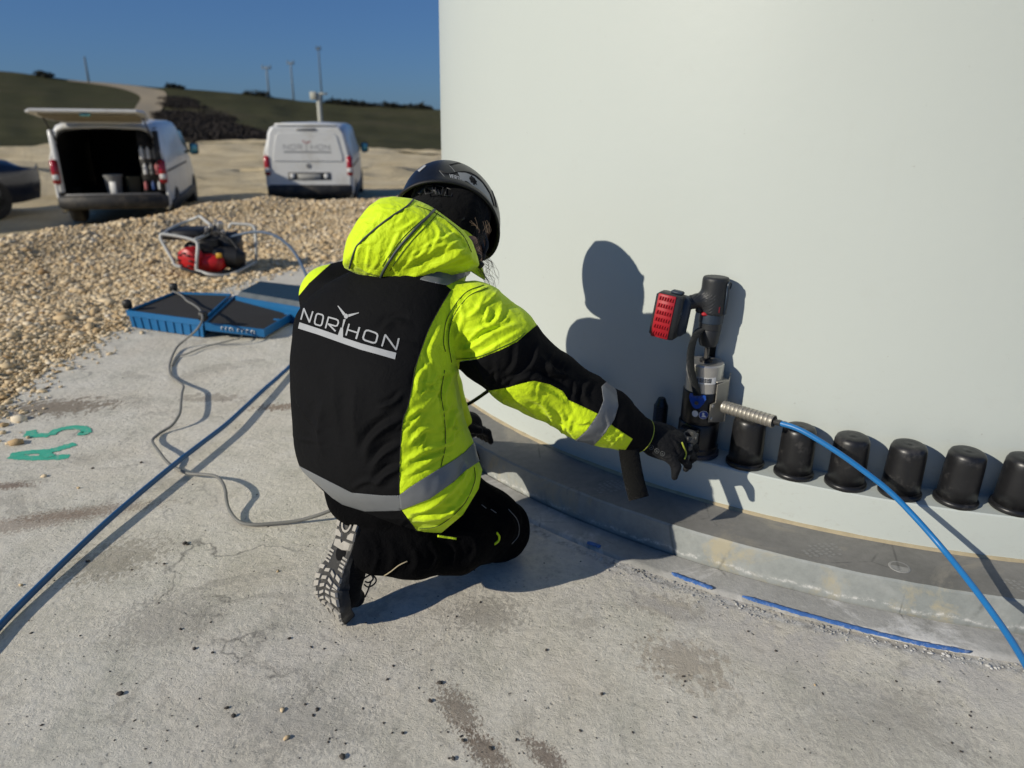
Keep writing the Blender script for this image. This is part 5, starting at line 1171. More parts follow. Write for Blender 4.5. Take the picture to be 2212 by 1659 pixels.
# left glove (resting beyond the knee)
def gl2_f(P):
    b = J['wrL']; f_ = hdir(50, -20); s_ = hdir(140); d = chain(P, [(b-f_*.03, .036), (b+f_*.05, .042)], .02)
    for k in range(4): d = smin(d, chain(P, [(b+f_*.06+s_*(k-1.5)*.022, .013), (b+f_*.10+s_*(k-1.5)*.022+np.array([0, 0, -.01]), .012), (b+f_*.115+s_*(k-1.5)*.021+np.array([0, 0, -.04]), .010)], .006), .006)
    return smin(d, chain(P, [(b+s_*.03, .016), (b+s_*.055+f_*.05, .012)], .01), .01)
l2, q2 = surface_net(gl2_f, J['wrL']-.16, J['wrL']+.17, .006); tri_obj('glove', l2, tris(q2), M['glove'], person)

# ================================================================== TOOL ON THE BOLT
TA = -123.04; TS = 1.075; tb_ = pol(R_BOLT+.004, TA-.27, Z_FL)
tx = unit(np.array([RT[0], RT[1], 0])); ty = np.array([-tx[1], tx[0], 0]); tz = np.array([0, 0, 1.])      # right, away, up
out_r = unit(tb_-np.array([TC[0], TC[1], Z_FL]))                                     # away from the tower
def zfor(v, base=None):      # height on the tool's axis seen at row v
    b = tb_ if base is None else base; lo, hi = 0., 1.6
    for _ in range(40):
        m_ = (lo+hi)/2; 
        if project(b*[1, 1, 0]+np.array([0, 0, m_]))[1] > v: lo = m_
        else: hi = m_
    return lo
tool = thing('bolt_tensioner', 'black and steel hydraulic bolt tensioner standing on a flange bolt', 'hydraulic tool', tb_)
z0 = Z_FL+.002; z1 = zfor(905); z2 = zfor(838); z3 = zfor(780)
Lc = lambda prof, m, name, seg=48, parent=tool, c=tb_, **k: obj(name, *lathe([(r*TS, z-Z_FL) for r, z in prof], seg, c), m, parent, sharp=35, **k)
Lc([(.056, z0), (.060, z0+.004), (.062, z0+.03), (.058, z0+.034), (.0585, z1-.004), (.056, z1)], M['blacksteel'], 'lower_skirt')
Lc([(.0535, z1), (.0535, z1+.006), (.055, z1+.008), (.055, z2-.002), (.054, z2)], M['blacksteel'], 'cylinder_body')
Lc([(.0525, z2), (.0525, z3-.004), (.049, z3), (.030, z3), (.028, z3-.001), (.01, z3-.001)], M['steel'], 'piston_head')
Lc([(.061, z0+.0), (.066, z0+.002), (.066, z0+.012), (.061, z0+.016)], M['navysteel'], 'foot_ring')
Lc([(.018, z3-.001), (.018, z3+.006), (.014, z3+.009), (.010, z3+.011)], M['blacksteel'], 'drive_washer')
def onc(a, r, z): return tb_*[1, 1, 0]+np.array([0, 0, z])+(tx*math.sin(R(a))-ty*math.cos(R(a)))*r*TS      # a: degrees right of the viewer's side
# window cut shown as a recessed dark gear housing at the front left
gb = onc(-38, .060, Z_FL+.055)
obj('gear_housing', *lathe([(.030, -.03), (.032, -.026), (.032, .05), (.028, .054)], 24, gb), M['blacksteel'], tool, sharp=35)
# barcode sticker
def csticker(a0, a1, zb, zt, r, m, name, th=.0006, n=10):
    V = []; 
    for i in range(n+1):
        a = a0+(a1-a0)*i/n
        for z in (zb, zt): V += [onc(a, r, z), onc(a, r+th, z)]
    Fc = []
    for i in range(n):
        k = i*4; Fc += [[k+1, k+5, k+7, k+3], [k+3, k+7, k+6, k+2], [k+5, k+1, k, k+4]]
    return obj(name, V, Fc, m, tool, smooth=False)
zb = (z2+z3)/2; h3 = (z3-z2)
csticker(-38, 22, zb-.012, zb+.009, .0527, M['white'], 'label_sticker')
bars = []; rgb = np.random.default_rng(5); a = -35
while a < 6:
    w_ = rgb.choice([.8, 1.3, 2.0]); V = [onc(a, .0536, zb-.0075), onc(a+w_, .0536, zb-.0075), onc(a+w_, .0536, zb+.007), onc(a, .0536, zb+.007)]; bars.append((np.array(V), [[0, 1, 2, 3]])); a += w_+rgb.choice([.7, 1.0])
tag(obj('barcode', *join(*bars), M['blackprint'], tool, smooth=False), kind='stuff')
# blue lug with strap, stickers, screws
def disc_on(a, z, rad, r, m, name, th=.0008, seg=20, sx=1.0):
    V = [onc(a, r+th, z)]; 
    for k in range(seg):
        t = 2*math.pi*k/seg; V.append(onc(a+math.degrees(sx*rad*math.cos(t)/r), r+th, z+rad*math.sin(t)))
    return obj(name, V, [[0, 1+k, 1+(k+1) % seg] for k in range(seg)], m, tool, smooth=False)
def lug_on(a, zc_):
    pts = [(-22, .020), (-24, .008), (-19, -.006), (-9, -.022), (0, -.026), (9, -.022), (19, -.006), (24, .008), (22, .020)]
    V = [onc(a+x, .0565, zc_+y) for x, y in pts]+[onc(a+x, .0600, zc_+y) for x, y in pts]; n = len(pts)
    o = obj('blue_lug', V, [[n+i for i in range(n)], [i for i in range(n)][::-1]]+[[i, (i+1) % n, n+(i+1) % n, n+i] for i in range(n)], M['bluetab'], tool, smooth=False); fix_normals(o); return o
zl = zfor(852); lug_on(-28, zl); lug_on(150, zl)
sc_ = obj('screw', *lathe([(.0062, 0), (.0062, .0022), (.005, .0034), (.0026, .0034), (.0026, .001)], 16, onc(-28, .060, zl-.006), unit(onc(-28, 1, 0)-onc(-28, 0, 0))), M['darksteel'], tool, sharp=35)
zs = zfor(880); disc_on(-30, zs, .0105, .0553, M['white'], 'round_sticker', sx=.85); disc_on(-5, zs-.001, .0135, .0553, M['white'], 'round_sticker'); disc_on(-5, zs-.001, .0122, .0557, M['bluetab'], 'round_sticker')
bootp = [(-.004, .008), (.001, .008), (.0015, .0), (.007, -.004), (.007, -.007), (-.005, -.007), (-.004, 0)]
obj('boot_pictogram', [onc(-5+math.degrees(x/.0555), .0569, zs-.001+y) for x, y in bootp], [list(range(7))], M['white'], tool, smooth=False)
# carrying strap loop
lp = [onc(-28, .0605, zl+.018), onc(-34, .068, zl+.05), onc(-42, .082, zl+.10), onc(-46, .085, zl+.15), onc(-50, .070, zl+.19), onc(-60, .040, zl+.212), onc(-90, .012, zl+.212), onc(140, .030, zl+.185), onc(150, .055, zl+.12), onc(150, .0605, zl+.012)]
hints = [unit(p-tb_*[1, 1, 0]-np.array([0, 0, p[2]])) if i not in (5, 6) else np.array([0, 0, 1.]) for i, p in enumerate(lp)]
hs2 = spline(hints, 8); hs2 = [unit(h) for h in hs2]
obj('carry_strap', *strap3(spline(lp, 8), .024, .003, np.array(hs2)), M['webbing'], tool)
# stainless bracket on the right
zt, zm, zk = zfor(806+6), zfor(846), zfor(893)
bx = onc(62, .066, 0)*[1, 1, 0]; axr = unit(onc(62, 1, 0)-onc(62, 0, 0)); axs = np.array([-axr[1], axr[0], 0])
front = unit(onc(-20, 1, 0)-onc(-20, 0, 0))
bo = onc(30, .060, 0)*[1, 1, 0]; bxv = unit(onc(75, .075, 0)-onc(5, .058, 0)); bn = unit(np.cross(bxv, tz))
if bn@(CAM-tb_) < 0: bn = -bn
pl = [(0, zk), (.062, zk-.012), (.068, zt+.0), (.020, zt-.006), (.020, zm-.012), (0, zm-.016)]
o = obj('bracket_plate', *prism(pl, onc(5, .0600, 0)*[1, 1, 0]+bn*.004, bxv, tz, bn, .004, .001), M['stainless'], tool, smooth=False); fix_normals(o)
o = obj('bracket_side', *prism([(0, zk-.012), (.045, zk-.004), (.045, zt+.01), (.030, zt+.012), (.030, zt-.022), (.018, zt-.022), (.018, zt+.006), (0, zt)], onc(5, .0600, 0)*[1, 1, 0]+bn*.004+bxv*.068, unit(bxv*.75-bn*.65), tz, unit(bxv*.65+bn*.75), .003, .0008), M['stainless'], tool, smooth=False); fix_normals(o)
obj('bracket_top', *box(onc(5, .06, 0)*[1, 1, 0]+bxv*.045+tz*(zt-.001)-bn*.012, (.048, .034, .003), (bxv, np.cross(tz, bxv), tz), .001), M['stainless'], tool)
for q in (zk+.010, zm-.022):
    obj('screw', *lathe([(.0055, 0), (.0055, .002), (.004, .003), (.002, .003)], 14, onc(5, .060, 0)*[1, 1, 0]+bn*.0085+bxv*.009+tz*q, bn), M['steel'], tool, sharp=35)
# coil spring sleeve and hose nipple
s0 = W(1566, 879, 2.20); s1 = W(1672, 911, 2.09); sd_ = unit(s1-s0); sl = np.linalg.norm(s1-s0)
prof = [(.0, -.004), (.019, -.004)]
for k in range(12): x = sl*k/12; prof += [(.0178, x), (.0192, x+sl/48), (.0192, x+sl*3/48), (.0170, x+sl*3.4/48)]
prof += [(.0196, sl-.002), (.0190, sl), (.016, sl), (.0165, sl-.012), (0, sl-.012)]
obj('spring_sleeve', *lathe(prof, 32, s0, sd_, cap=False), M['stainless'], tool, sharp=40)
n1 = W(1690, 916, 2.065)
obj('hose_nipple', *lathe([(.007, 0), (.007, .02), (.0085, .021), (.0085, np.linalg.norm(n1-s1)+.01)], 16, s1-sd_*.012, unit(n1-s1)), M['darksteel'], tool, sharp=35)
# blue pressure hose arching to the right
hp = [(1684, 914, 2.07), (1715, 923, 2.045), (1750, 940, 2.02), (1811, 978, 1.985), (1864, 1016, 1.96), (1922, 1062, 1.93), (1979, 1120, 1.895), (2036, 1185, 1.85), (2094, 1257, 1.76), (2151, 1334, 1.67), (2201, 1410, 1.58), (2250, 1500, 1.47), (2290, 1590, 1.38)]
HPp = spline([W(*p) for p in hp], 8); HPp[:, 2] = np.maximum(HPp[:, 2], .012)
tag(obj('hydraulic_hose', *tube(HPp, .0078, 14), M['hose']), 'bright blue hydraulic hose arching from the tensioner to the lower right corner', 'hose')
# ratchet wrench head in the hand
rw = thing('ring_wrench', 'dark steel ring spanner head held in the right glove against the tool', 'wrench', W(1487, 945, 2.06))
c0 = W(1489, 938, 2.055); 
hexr = [(.026*math.cos(R(k*60+20)), .026*math.sin(R(k*60+20))) for k in range(6)]
M['wrench'] = brushed('dusty_wrench_steel', (.11, .11, .108), .6)
obj('wrench_head', *lathe([(.012, -.022), (.024, -.022), (.026, -.018), (.025, -.004), (.022, 0), (.013, .001), (.011, -.004), (.010, -.02)], 28, c0, unit(np.array([-.05, -.25, 1])), cap=False), M['wrench'], rw, sharp=35)
for k in range(6):
    a = R(k*60+10); obj('dog', *box(c0+np.array([.024*math.cos(a), .024*math.sin(a), -.004]), (.007, .009, .012), bev=.002), M['wrench'], rw)
obj('wrench_handle', *tube(spline([c0+np.array([.0, -.02, -.02]), W(1484, 985, 2.055), W(1478, 1000, 2.05)], 6), .009, 12), M['wrench'], rw)

# ---------------------------------------------------------------- cordless drill standing on the tool
dr = thing('cordless_drill', 'dark cordless drill driver with red ribbed battery standing on top of the tensioner', 'drill', tb_*[1, 1, 0]+np.array([0, 0, z3]))
ax0 = tb_*[1, 1, 0]+np.array([0, 0, z3+.008]); top = W(1546, 612, project(tb_*[1, 1, 0]+np.array([0, 0, z3+.2]))[2]-.005)
dax = unit(top-ax0); dL = np.linalg.norm(top-ax0)
def dp(t): return ax0+dax*dL*t
def vt(v):
    lo, hi = 0., 1.3
    for _ in range(40):
        m_ = (lo+hi)/2
        if project(dp(m_))[1] > v: lo = m_
        else: hi = m_
    return lo*dL
obj('drive_bit', *lathe([(.008, 0), (.008, vt(752)), (.0065, vt(752)+.001), (.0065, vt(742))], 6, ax0, dax), M['darksteel'], dr, smooth=False)
a1, a2, a3, a4 = vt(748), vt(712), vt(697), vt(672)
obj('chuck', *lathe([(.014, a1), (.024, a1+.003), (.0290, a1+.014), (.0325, a2), (.0315, a2+.002), (.0330, a2+.004), (.0335, a3)], 32, ax0, dax), M['drill'], dr, sharp=35)
obj('torque_ring', *lathe([(.0335, a3), (.0355, a3+.002), (.037, a4-.003), (.035, a4+.01)], 36, ax0, dax), M['drillblue'], dr, sharp=35)
dmx = unit(tx-dax*(tx@dax)); dmy = np.cross(dax, dmx)     # right, away
zb0, zb1 = vt(675), vt(600)
def drill_f(P):
    q = P-ax0; h = q@dax; x = q@dmx; y = q@dmy
    b = ellipsoid(np.stack([x, y, h-(zb0+zb1)/2], -1), (0, 0, 0), (.0375, .040, .088)); cyl_ = np.maximum(np.sqrt(x*x+y*y)-.0395, np.abs(h-(zb0+zb1)/2)-(zb1-zb0)/2-.004)
    body = smin(np.maximum(cyl_, b), np.maximum(cyl_, b), .001)
    body = np.maximum(cyl_, ellipsoid(np.stack([x, y, h-(zb0+zb1)/2+.012], -1), (0, 0, 0), (.050, .050, .098)))
    hd = chain(P, [(ax0+dax*(zb0+.038)-dmx*.02, .024), (ax0+dax*(zb0+.034)-dmx*.055-dmy*.006, .0195), (ax0+dax*(zb0+.022)-dmx*.098-dmy*.016, .022)], .01)
    return smin(body, hd, .018)
dv, dq = surface_net(drill_f, ax0+dax*(zb0+.04)-.16, ax0+dax*(zb0+.04)+.13, .0042)
dV = laplace(dv, tris(dq), .4, 1); dT = tris(dq); dh = (dV-ax0)@dax; dx_ = (dV-ax0)@dmx
dV = dV+vnormals(dV, dT)*(.0009*np.sin((dh+np.abs(dx_+.02)*.7)*900)*((dx_ < -.005) & (dh < zb0+.06)))[:, None]
dbody = tri_obj('motor_housing', dV, dT, M['drill'], dr); dr_bvh = BVHTree.FromPolygons(dV.tolist(), dT.tolist())
obj('side_stripe', *strap3([ax0+dax*(zb0+.0)+dmx*.031-dmy*.024, ax0+dax*(zb0+.05)+dmx*.032-dmy*.026, ax0+dax*(zb1-.02)+dmx*.031-dmy*.025], .016, .004, unit(dmx-dmy*.7)), M['drillblue'], dr)
obj('rear_cap_knob', *lathe([(.012, 0), (.012, .004), (.009, .005), (.009, .003), (0, .003)], 20, ax0+dax*(zb1-.018)+dmx*.033-dmy*.023, unit(dmx*.75-dmy*.65), cap=False), M['drillblue'], dr, sharp=35)
obj('trigger', *box(ax0+dax*(zb0+.010)-dmx*.037-dmy*.008, (.030, .018, .022), (dmx, dmy, dax), .005), M['drill'], dr)
obj('red_switch', *box(ax0+dax*(zb0-.001)-dmx*.024-dmy*.020, (.026, .020, .012), (dmx, dmy, dax), .004), M['red'], dr)
obj('red_button', *box(ax0+dax*(zb0+.016)+dmx*.008-dmy*.0365, (.007, .004, .020), (dmx, dmy, dax), .001), M['red'], dr)
# battery: dark block with a red ribbed face toward the viewer's left
bc = ax0+dax*(zb0-.008)-dmx*.152-dmy*.050
bx_ = unit(dmx*.86-dmy*.50); by_ = unit(np.cross(dax, bx_)); bup = unit(dax+bx_*.10); by_ = np.cross(bup, bx_); bx_ = np.cross(by_, bup)
# front face (toward camera) is -by_
obj('battery_case', *box(bc+by_*.030, (.080, .062, .134), (bx_, by_, bup), .007), M['drill'], dr)
obj('battery_foot', *box(bc+by_*.052+bx_*.022+bup*.002, (.066, .050, .122), (bx_, by_, bup), .010), M['drillblue'], dr)
obj('battery_latch', *box(bc+by_*.040+bx_*.012+bup*.071, (.036, .026, .010), (bx_, by_, bup), .003), M['drillblue'], dr)
obj('battery_plate', *box(bc-by_*.002-bx_*.004, (.054, .006, .131), (bx_, by_, bup), .002), M['red'], dr)
for j in range(6):
    for k in range(6):
        c = bc-by_*.006-bx_*.004+bx_*(k-2.5)*.0078+bup*((j-2.5)*.0212)
        obj('rib', *(np.array([c-bx_*.0034-bup*.0062, c+bx_*.0026-bup*.0062, c+bx_*.0034+bup*.0062, c-bx_*.0022+bup*.0062, c-by_*.0042-bup*.001, c-by_*.0036+bup*.004+bx_*.001]), [[0, 1, 4], [1, 2, 5, 4], [2, 3, 5], [3, 0, 4, 5]]), M['red'], dr, smooth=False)
bfr = bc+bx_*.0406+by_*.020
V = []
for gi, ch in enumerate(['1', '8', 'V']):
    for st in {'1': [[(.2, .8), (.45, 1), (.45, 0)]], '8': [[(0, 0), (0, 1), (.7, 1), (.7, 0), (0, 0)], [(0, .5), (.7, .5)]], 'V': [[(0, 1), (.35, 0), (.7, 1)]]}[ch]:
        pts = [bfr+bup*(.030-(gi+x)*.011)+by_*(y-.5)*.010 for x, y in st]; V.append(tube(pts, .0008, 4))
tag(obj('lettering', *join(*V), M['greyprint'], dr), kind='stuff')

# ================================================================== BOLT CAPS AND BOLTS
def cap_proto():
    t = thing('bolt_cover', '', 'bolt cover')
    obj('dome', *lathe([(.0515, .010), (.0505, .06), (.0490, .125), (.0475, .143), (.0430, .1535), (.036, .1575), (.020, .158), (.008, .1572), (.006, .1585), (.001, .1585)], 48, cap=True), M['cap'], t, local=True)
    obj('rim', *lathe([(.0560, .000), (.0580, .002), (.0580, .011), (.0555, .014), (.0520, .0165)], 48, cap=True), M['cap'], t, local=True)
    return t
cp = cap_proto()
names = ['black plastic bolt cover standing right beside the tensioner under the spring sleeve', 'black bolt cover behind the start of the blue hose, second right of the tensioner', 'black bolt cover crossed by the blue hose near its top, third right of the tensioner', 'black bolt cover crossed low by the hose shadow, fourth right of the tensioner', 'black bolt cover standing free right of the hose, fifth right of the tensioner', 'black bolt cover cut by the right edge of the picture']
def dup(root, loc, rz, label):
    r = root.copy(); COL.objects.link(r); r.location = loc; r.rotation_euler = (0, 0, rz); r['label'] = label
    for ch in root.children:
        c = ch.copy(); COL.objects.link(c); c.parent = r
    return r
for i, nme in enumerate(names):
    a = TA+3.57*(i+1); p = pol(R_BOLT, a, Z_FL+.0005)
    if i == 0: cp.location = p; c = cp; c['label'] = nme; c['group'] = 'black bolt covers along the flange'
    else: c = dup(cp, p, R(37*i), nme); c['group'] = 'black bolt covers along the flange'
    tilt = (random.uniform(-1.1, 1.1), random.uniform(-1.1, 1.1)); c.rotation_euler = (R(tilt[0]), R(tilt[1]), R(37*i))
# bare studs with nuts
def stud(a, label):
    t = thing('threaded_bolt', label, 'bolt', pol(R_BOLT, a, Z_FL), 'bare studs along the flange')
    prof = [(.020, 0)]; z = .05
    while z < .128: prof += [(.0215, z), (.0235, z+.0022), (.0215, z+.0044)]; z += .0048
    prof += [(.0215, .131), (.0205, .133), (.0125, .153), (.011, .155)]
    obj('stud', *lathe(prof, 24), M['blacksteel'], t, local=True, sharp=30)
    obj('nut', *lathe([(.036, .006), (.039, .008), (.039, .044), (.035, .047)], 6), M['blacksteel'], t, local=True, smooth=False)
    obj('washer', *lathe([(.043, 0), (.043, .006)], 28), M['blacksteel'], t, local=True, sharp=30)
stud(TA-3.57, 'bare black threaded bolt with cone tip between the glove and the tensioner')
for i, w_ in zip(range(3, 8), ('first', 'second', 'third', 'fourth', 'fifth')): stud(TA-3.57*i, 'bare black bolt hidden behind the outstretched sleeve, '+w_+' from the glove')

# ================================================================== LINES ON THE SLAB
def gline(pts, lift): return spline([atz(u, v, z)+np.array([0, 0, 0]) for (u, v), z in zip(pts, lift)], 8)
P = gline([(-420, 1700), (-200, 1560), (-60, 1425), (0, 1352), (60, 1290), (163, 1190), (260, 1101), (371, 1008), (430, 962), (486, 919), (530, 879), (573, 839), (605, 811), (640, 775), (690, 700), (710, 640)], [.012, .012, .012, .014, .016, .022, .030, .036, .036, .034, .03, .026, .02, .014, .012, .012])
# it runs on behind the person toward the pump
tag(obj('pressure_hose', *tube(P, .0098, 12), M['hosedark']), 'dark blue pressure hose running diagonally over the slab at lower left', 'hose')
P2 = gline([(652, 590), (660, 588)], [.02, .02])
pts = [(760, 1096), (726, 1099), (690, 1112), (642, 1125), (590, 1131), (542, 1133), (514, 1125), (496, 1103), (489, 1080), (487, 1061), (480, 1042), (466, 1029), (440, 1025), (417, 1024), (400, 1021), (380, 1011), (361, 998), (342, 974), (329, 953), (340, 940), (351, 932), (370, 920), (382, 905), (389, 890), (391, 870), (393, 850), (396, 834), (385, 824), (370, 812), (366, 795), (368, 782), (374, 765), (384, 748), (402, 732), (425, 712), (437, 690), (432, 670), (418, 658), (404, 650), (392, 638), (372, 628)]
lift = [.05, .045, .03, .012, .008, .008, .012, .022, .035, .045, .045, .035, .025, .02, .012, .008, .025, .04, .02, .01, .01, .02, .035, .045, .05, .05, .045, .02, .01, .01, .01, .012, .02, .05, .12, .16, .16, .15, .14, .135, .12]
tag(obj('grey_cable', *tube(gline(pts, lift[:len(pts)]), .0058, 10), M['cable']), 'thin grey cable winding over the slab from the boot to the open blue case', 'cable')
pts = [(372, 790), (385, 770), (402, 765), (440, 750), (500, 735), (520, 728), (540, 700)]
tag(obj('thin_cable', *tube(gline(pts, [.006, .008, .012, .012, .02, .03, .03]), .0036, 8), M['cable']), 'thinner grey cable branching off toward the right half of the blue case', 'cable')
P = spline([W(985, 880, 2.28), W(1012, 872, 2.24), W(1035, 858, 2.2), W(1052, 846, 2.17), W(1090, 820, 2.16), W(1160, 800, 2.2), W(1300, 880, 2.3)], 8)
tag(obj('control_cable', *tube(P, .0055, 8), M['blackprint']), 'short black cable seen between the jacket and the raised sleeve', 'cable')

# ================================================================== OPEN BLUE TOOL CASE
M['caseblue'] = simple('blue_plastic_case', (.010, .14, .34), .45, var=.12, vscale=8, bs=.1, dirt=((.2, .22, .24), 8, .62, .4))
M['casedark'] = simple('dark_navy_case_lid', (.012, .035, .055), .55, var=.2)
M['foam'] = simple('grey_foam_insert', (.026, .024, .022), .95, var=.25, vscale=12, bs=.4)
def quadframe(o, e1, e2): return np.asarray(o, float), np.asarray(e1, float), np.asarray(e2, float)
tA, tB, tC_, tD = atz(272, 670, .115), atz(437, 692, .115), atz(500, 634, .115), atz(375, 630, .115)     # rim corners of the left half
def tray(corn, h, name_label, ribs, foam_depth, rimh=.03, inset=.022, z0=.0, mat_='caseblue', parent=None):
    C = [np.array(c, float) for c in corn]; up = np.array([0, 0, 1.]); cen = sum(C)/4
    outr = C; inn_ = [c+(cen-c)*(.028) for c in C]; base = [c+(cen-c)*.06-up*h for c in C]; fl = [c+(cen-c)*.03-up*foam_depth for c in C]
    rimb = [c-up*rimh for c in outr]; ribo = [c+(cen-c)*.03-up*rimh for c in outr]
    V = outr+inn_+fl+rimb+ribo+base
    def ringf(a, b, flip=False): return [[a+i, a+(i+1) % 4, b+(i+1) % 4, b+i] if not flip else [b+i, b+(i+1) % 4, a+(i+1) % 4, a+i] for i in range(4)]
    Fc = ringf(0, 4)+ringf(4, 8)+ringf(0, 12, True)+ringf(12, 16, True)+ringf(16, 20, True)+[[23, 22, 21, 20]]
    o = obj('case_shell', V, Fc, M[mat_], parent, smooth=False); fix_normals(o)
    o = obj('foam_insert', [p+up*.004 for p in fl]+[p-up*.0 for p in fl], [[0, 1, 2, 3]]+[[i, 4+i, 4+(i+1) % 4, (i+1) % 4] for i in range(4)], M['foam'], parent, smooth=False); fix_normals(o)
    if ribs:
        for side in (0, 3):
            a, b, c, d = ribo[side], ribo[(side+1) % 4], base[(side+1) % 4], base[side]
            nrm = unit(np.cross(b-a, d-a)); nrm = nrm if nrm@(a-cen) > 0 else -nrm
            for k in range(ribs):
                t = (k+.5)/ribs; p, q = a+(b-a)*t, d+(c-d)*t; ex = unit(b-a)
                obj('case_rib', *join(box((p+q)/2+nrm*.002, (.008, np.linalg.norm(p-q)-.004, .010), (ex, unit(q-p), nrm), .002)), M[mat_], parent)
    return C, cen
case = thing('tool_case', 'open blue plastic tool case with dark foam lying on the slab behind the person', 'tool case', atz(360, 715, 0))
tray((tA, tB, tC_, tD), .110, '', 9, .018, .035, parent=case)
rB, rC = tB+np.array([.015, -.01, -.01]), atz(570, 712, .065); rD, rE = atz(652, 664, .065), tC_+np.array([.02, 0, -.01])
tray((rB, rC, rD, rE), .055, '', 0, .012, .045, parent=case)
for p in (atz(276, 664, .12), atz(376, 627, .12), atz(440, 690, .13)):
    obj('latch', *box(p+np.array([0, 0, .02]), (.045, .04, .055), bev=.006), M['blackprint'], case)
for (u, v) in ((598, 694), (622, 682)): obj('latch', *box(atz(u, v, .05), (.05, .03, .03), bev=.006), M['caseblue'], case)
for (u, v, w_, l_) in ((440, 648, .26, .10), (505, 664, .1, .06), (350, 664, .12, .05)):
    c = atz(u, v, .09); obj('foam_recess', *lathe([(.001, .0), (w_*.45, .0), (w_*.5, -.006)], 10, c+np.array([0, 0, .0 if u != 505 else -.04])), M['blackprint'], case)
# white lettering on the front rim (too blurred to read in the photograph)
f0, f1 = rB+(rC-rB)*.28, rB+(rC-rB)*.86; ex = unit(f1-f0); nrm = unit(np.cross(ex, [0, 0, 1])); nrm = nrm if nrm@(CAM-f0) > 0 else -nrm
st = []
rgl = np.random.default_rng(2); x = 0; Lw = np.linalg.norm(f1-f0)
while x < Lw-.02:
    w_ = rgl.uniform(.012, .020); o_ = f0+ex*x-np.array([0, 0, .033])+nrm*.004
    for (a, b) in (((0, 0), (0, .020)), ((0, .020), (w_, .020)), ((w_, .020), (w_, 0)))[:rgl.integers(2, 4)]: st.append(tube([o_+ex*a[0]+np.array([0, 0, a[1]]), o_+ex*b[0]+np.array([0, 0, b[1]])], .0022, 4))
    x += w_+.010+(.018 if rgl.random() < .15 else 0)
tag(obj('white_lettering', *join(*st), M['white'], case), kind='stuff')
c2 = thing('closed_case', 'closed dark navy case lid with blue rim lying behind the open blue case', 'tool case', atz(560, 650, 0))
q0, q1, q2, q3 = atz(508, 640, .12), atz(672, 668, .12), atz(680, 628, .12), atz(558, 614, .12)
cen_ = (q0+q1+q2+q3)/4; up = np.array([0, 0, 1.])
V = [q for q in (q0, q1, q2, q3)]+[q-up*.03 for q in (q0, q1, q2, q3)]+[q+(cen_-q)*.05-up*.115 for q in (q0, q1, q2, q3)]
o = obj('case_shell', V, [[0, 1, 5, 4], [1, 2, 6, 5], [2, 3, 7, 6], [3, 0, 4, 7], [4, 5, 9, 8], [5, 6, 10, 9], [6, 7, 11, 10], [7, 4, 8, 11], [11, 10, 9, 8], [3, 2, 1, 0]], M['caseblue'], c2, smooth=False); fix_normals(o)
T_ = [q+(cen_-q)*.04 for q in (q0, q1, q2, q3)]; T2 = [q+(cen_-q)*.12+up*.03 for q in (q0, q1, q2, q3)]
o = obj('case_lid', T_+T2, [[0, 1, 5, 4], [1, 2, 6, 5], [2, 3, 7, 6], [3, 0, 4, 7], [4, 5, 6, 7]], M['casedark'], c2, smooth=False); fix_normals(o)

# ================================================================== PETROL HYDRAULIC PUMP
pb = atz(452, 592, -.02); D = 6.05
pump = thing('hydraulic_pump', 'petrol hydraulic pump with red engine in a pale tube frame standing on the gravel', 'pump', pb)
M['frame'] = simple('pale_tube_frame', (.50, .50, .47), .45, var=.12)
M['engred'] = simple('red_engine_cowl', (.50, .010, .012), .4, var=.15, vscale=10)
M['engblack'] = simple('black_engine', (.012, .012, .013), .5, var=.4, vscale=20, bs=.3)
def pw(u, v, d=D): return atd(u, v, d)
r_ = .013
near, farr = D-.18, D+.22
for i, Pp in enumerate(([(392, 577, near), (378, 572, near), (372, 560, near), (350, 522, near), (347, 512, near), (352, 506, near), (392, 512, near), (420, 520, near), (427, 530, near), (425, 560, near), (424, 584, near+.02)],
                        [(352, 506, near), (372, 492, near+.2), (400, 480, farr), (425, 470, farr), (432, 468, farr), (445, 478, farr-.05), (462, 492, farr-.1)],
                        [(420, 518, near), (450, 506, near+.2), (470, 492, farr)],
                        [(495, 494, farr-.1), (500, 484, farr-.1), (520, 484, farr-.1), (540, 486, farr-.1), (550, 494, farr-.1), (553, 530, farr-.1), (553, 562, farr-.05)],
                        [(424, 584, near+.02), (460, 594, near), (500, 592, near+.1), (553, 566, farr-.05)])):
    obj('frame_tube', *tube(spline([pw(*p) for p in Pp], 6), r_, 10), M['frame'], pump)
obj('base_rail', *tube(spline([pw(392, 580, near), pw(430, 590, near), pw(470, 594, near+.05), pw(530, 574, D+.1)], 6), .014, 8), M['engblack'], pump)
obj('fuel_tank', *box(pw(402, 503, D+.05), (.34, .30, .08), (RT, np.cross([0, 0, 1], RT), np.array([0, 0, 1.])), .02), M['engblack'], pump)
obj('recoil_starter', *lathe([(.02, -.02), (.065, -.015), (.090, 0), (.098, .03), (.098, .10)], 28, pw(402, 562, D-.16), unit(np.array([.35, 1, .0]))), M['engred'], pump, sharp=35)
for k in range(8):
    a = R(45*k); c = pw(402, 562, D-.165); s_ = unit(np.cross([.35, 1, 0], [0, 0, 1])); obj('cooling_slot', *box(c+s_*math.cos(a)*.06+np.array([0, 0, 1])*math.sin(a)*.06-np.array([.005, .02, 0]), (.035, .01, .012), bev=.002), M['engblack'], pump)
obj('engine_cowl', *box(pw(452, 566, D-.02), (.28, .24, .14), (RT, np.cross([0, 0, 1], RT), np.array([0, 0, 1.])), .035), M['engred'], pump)
obj('cowl_badge', *box(pw(473, 552, D-.155), (.05, .01, .04), (RT, np.cross([0, 0, 1], RT), np.array([0, 0, 1.])), .004), simple('yellow_badge', (.55, .30, .02), .5), pump)
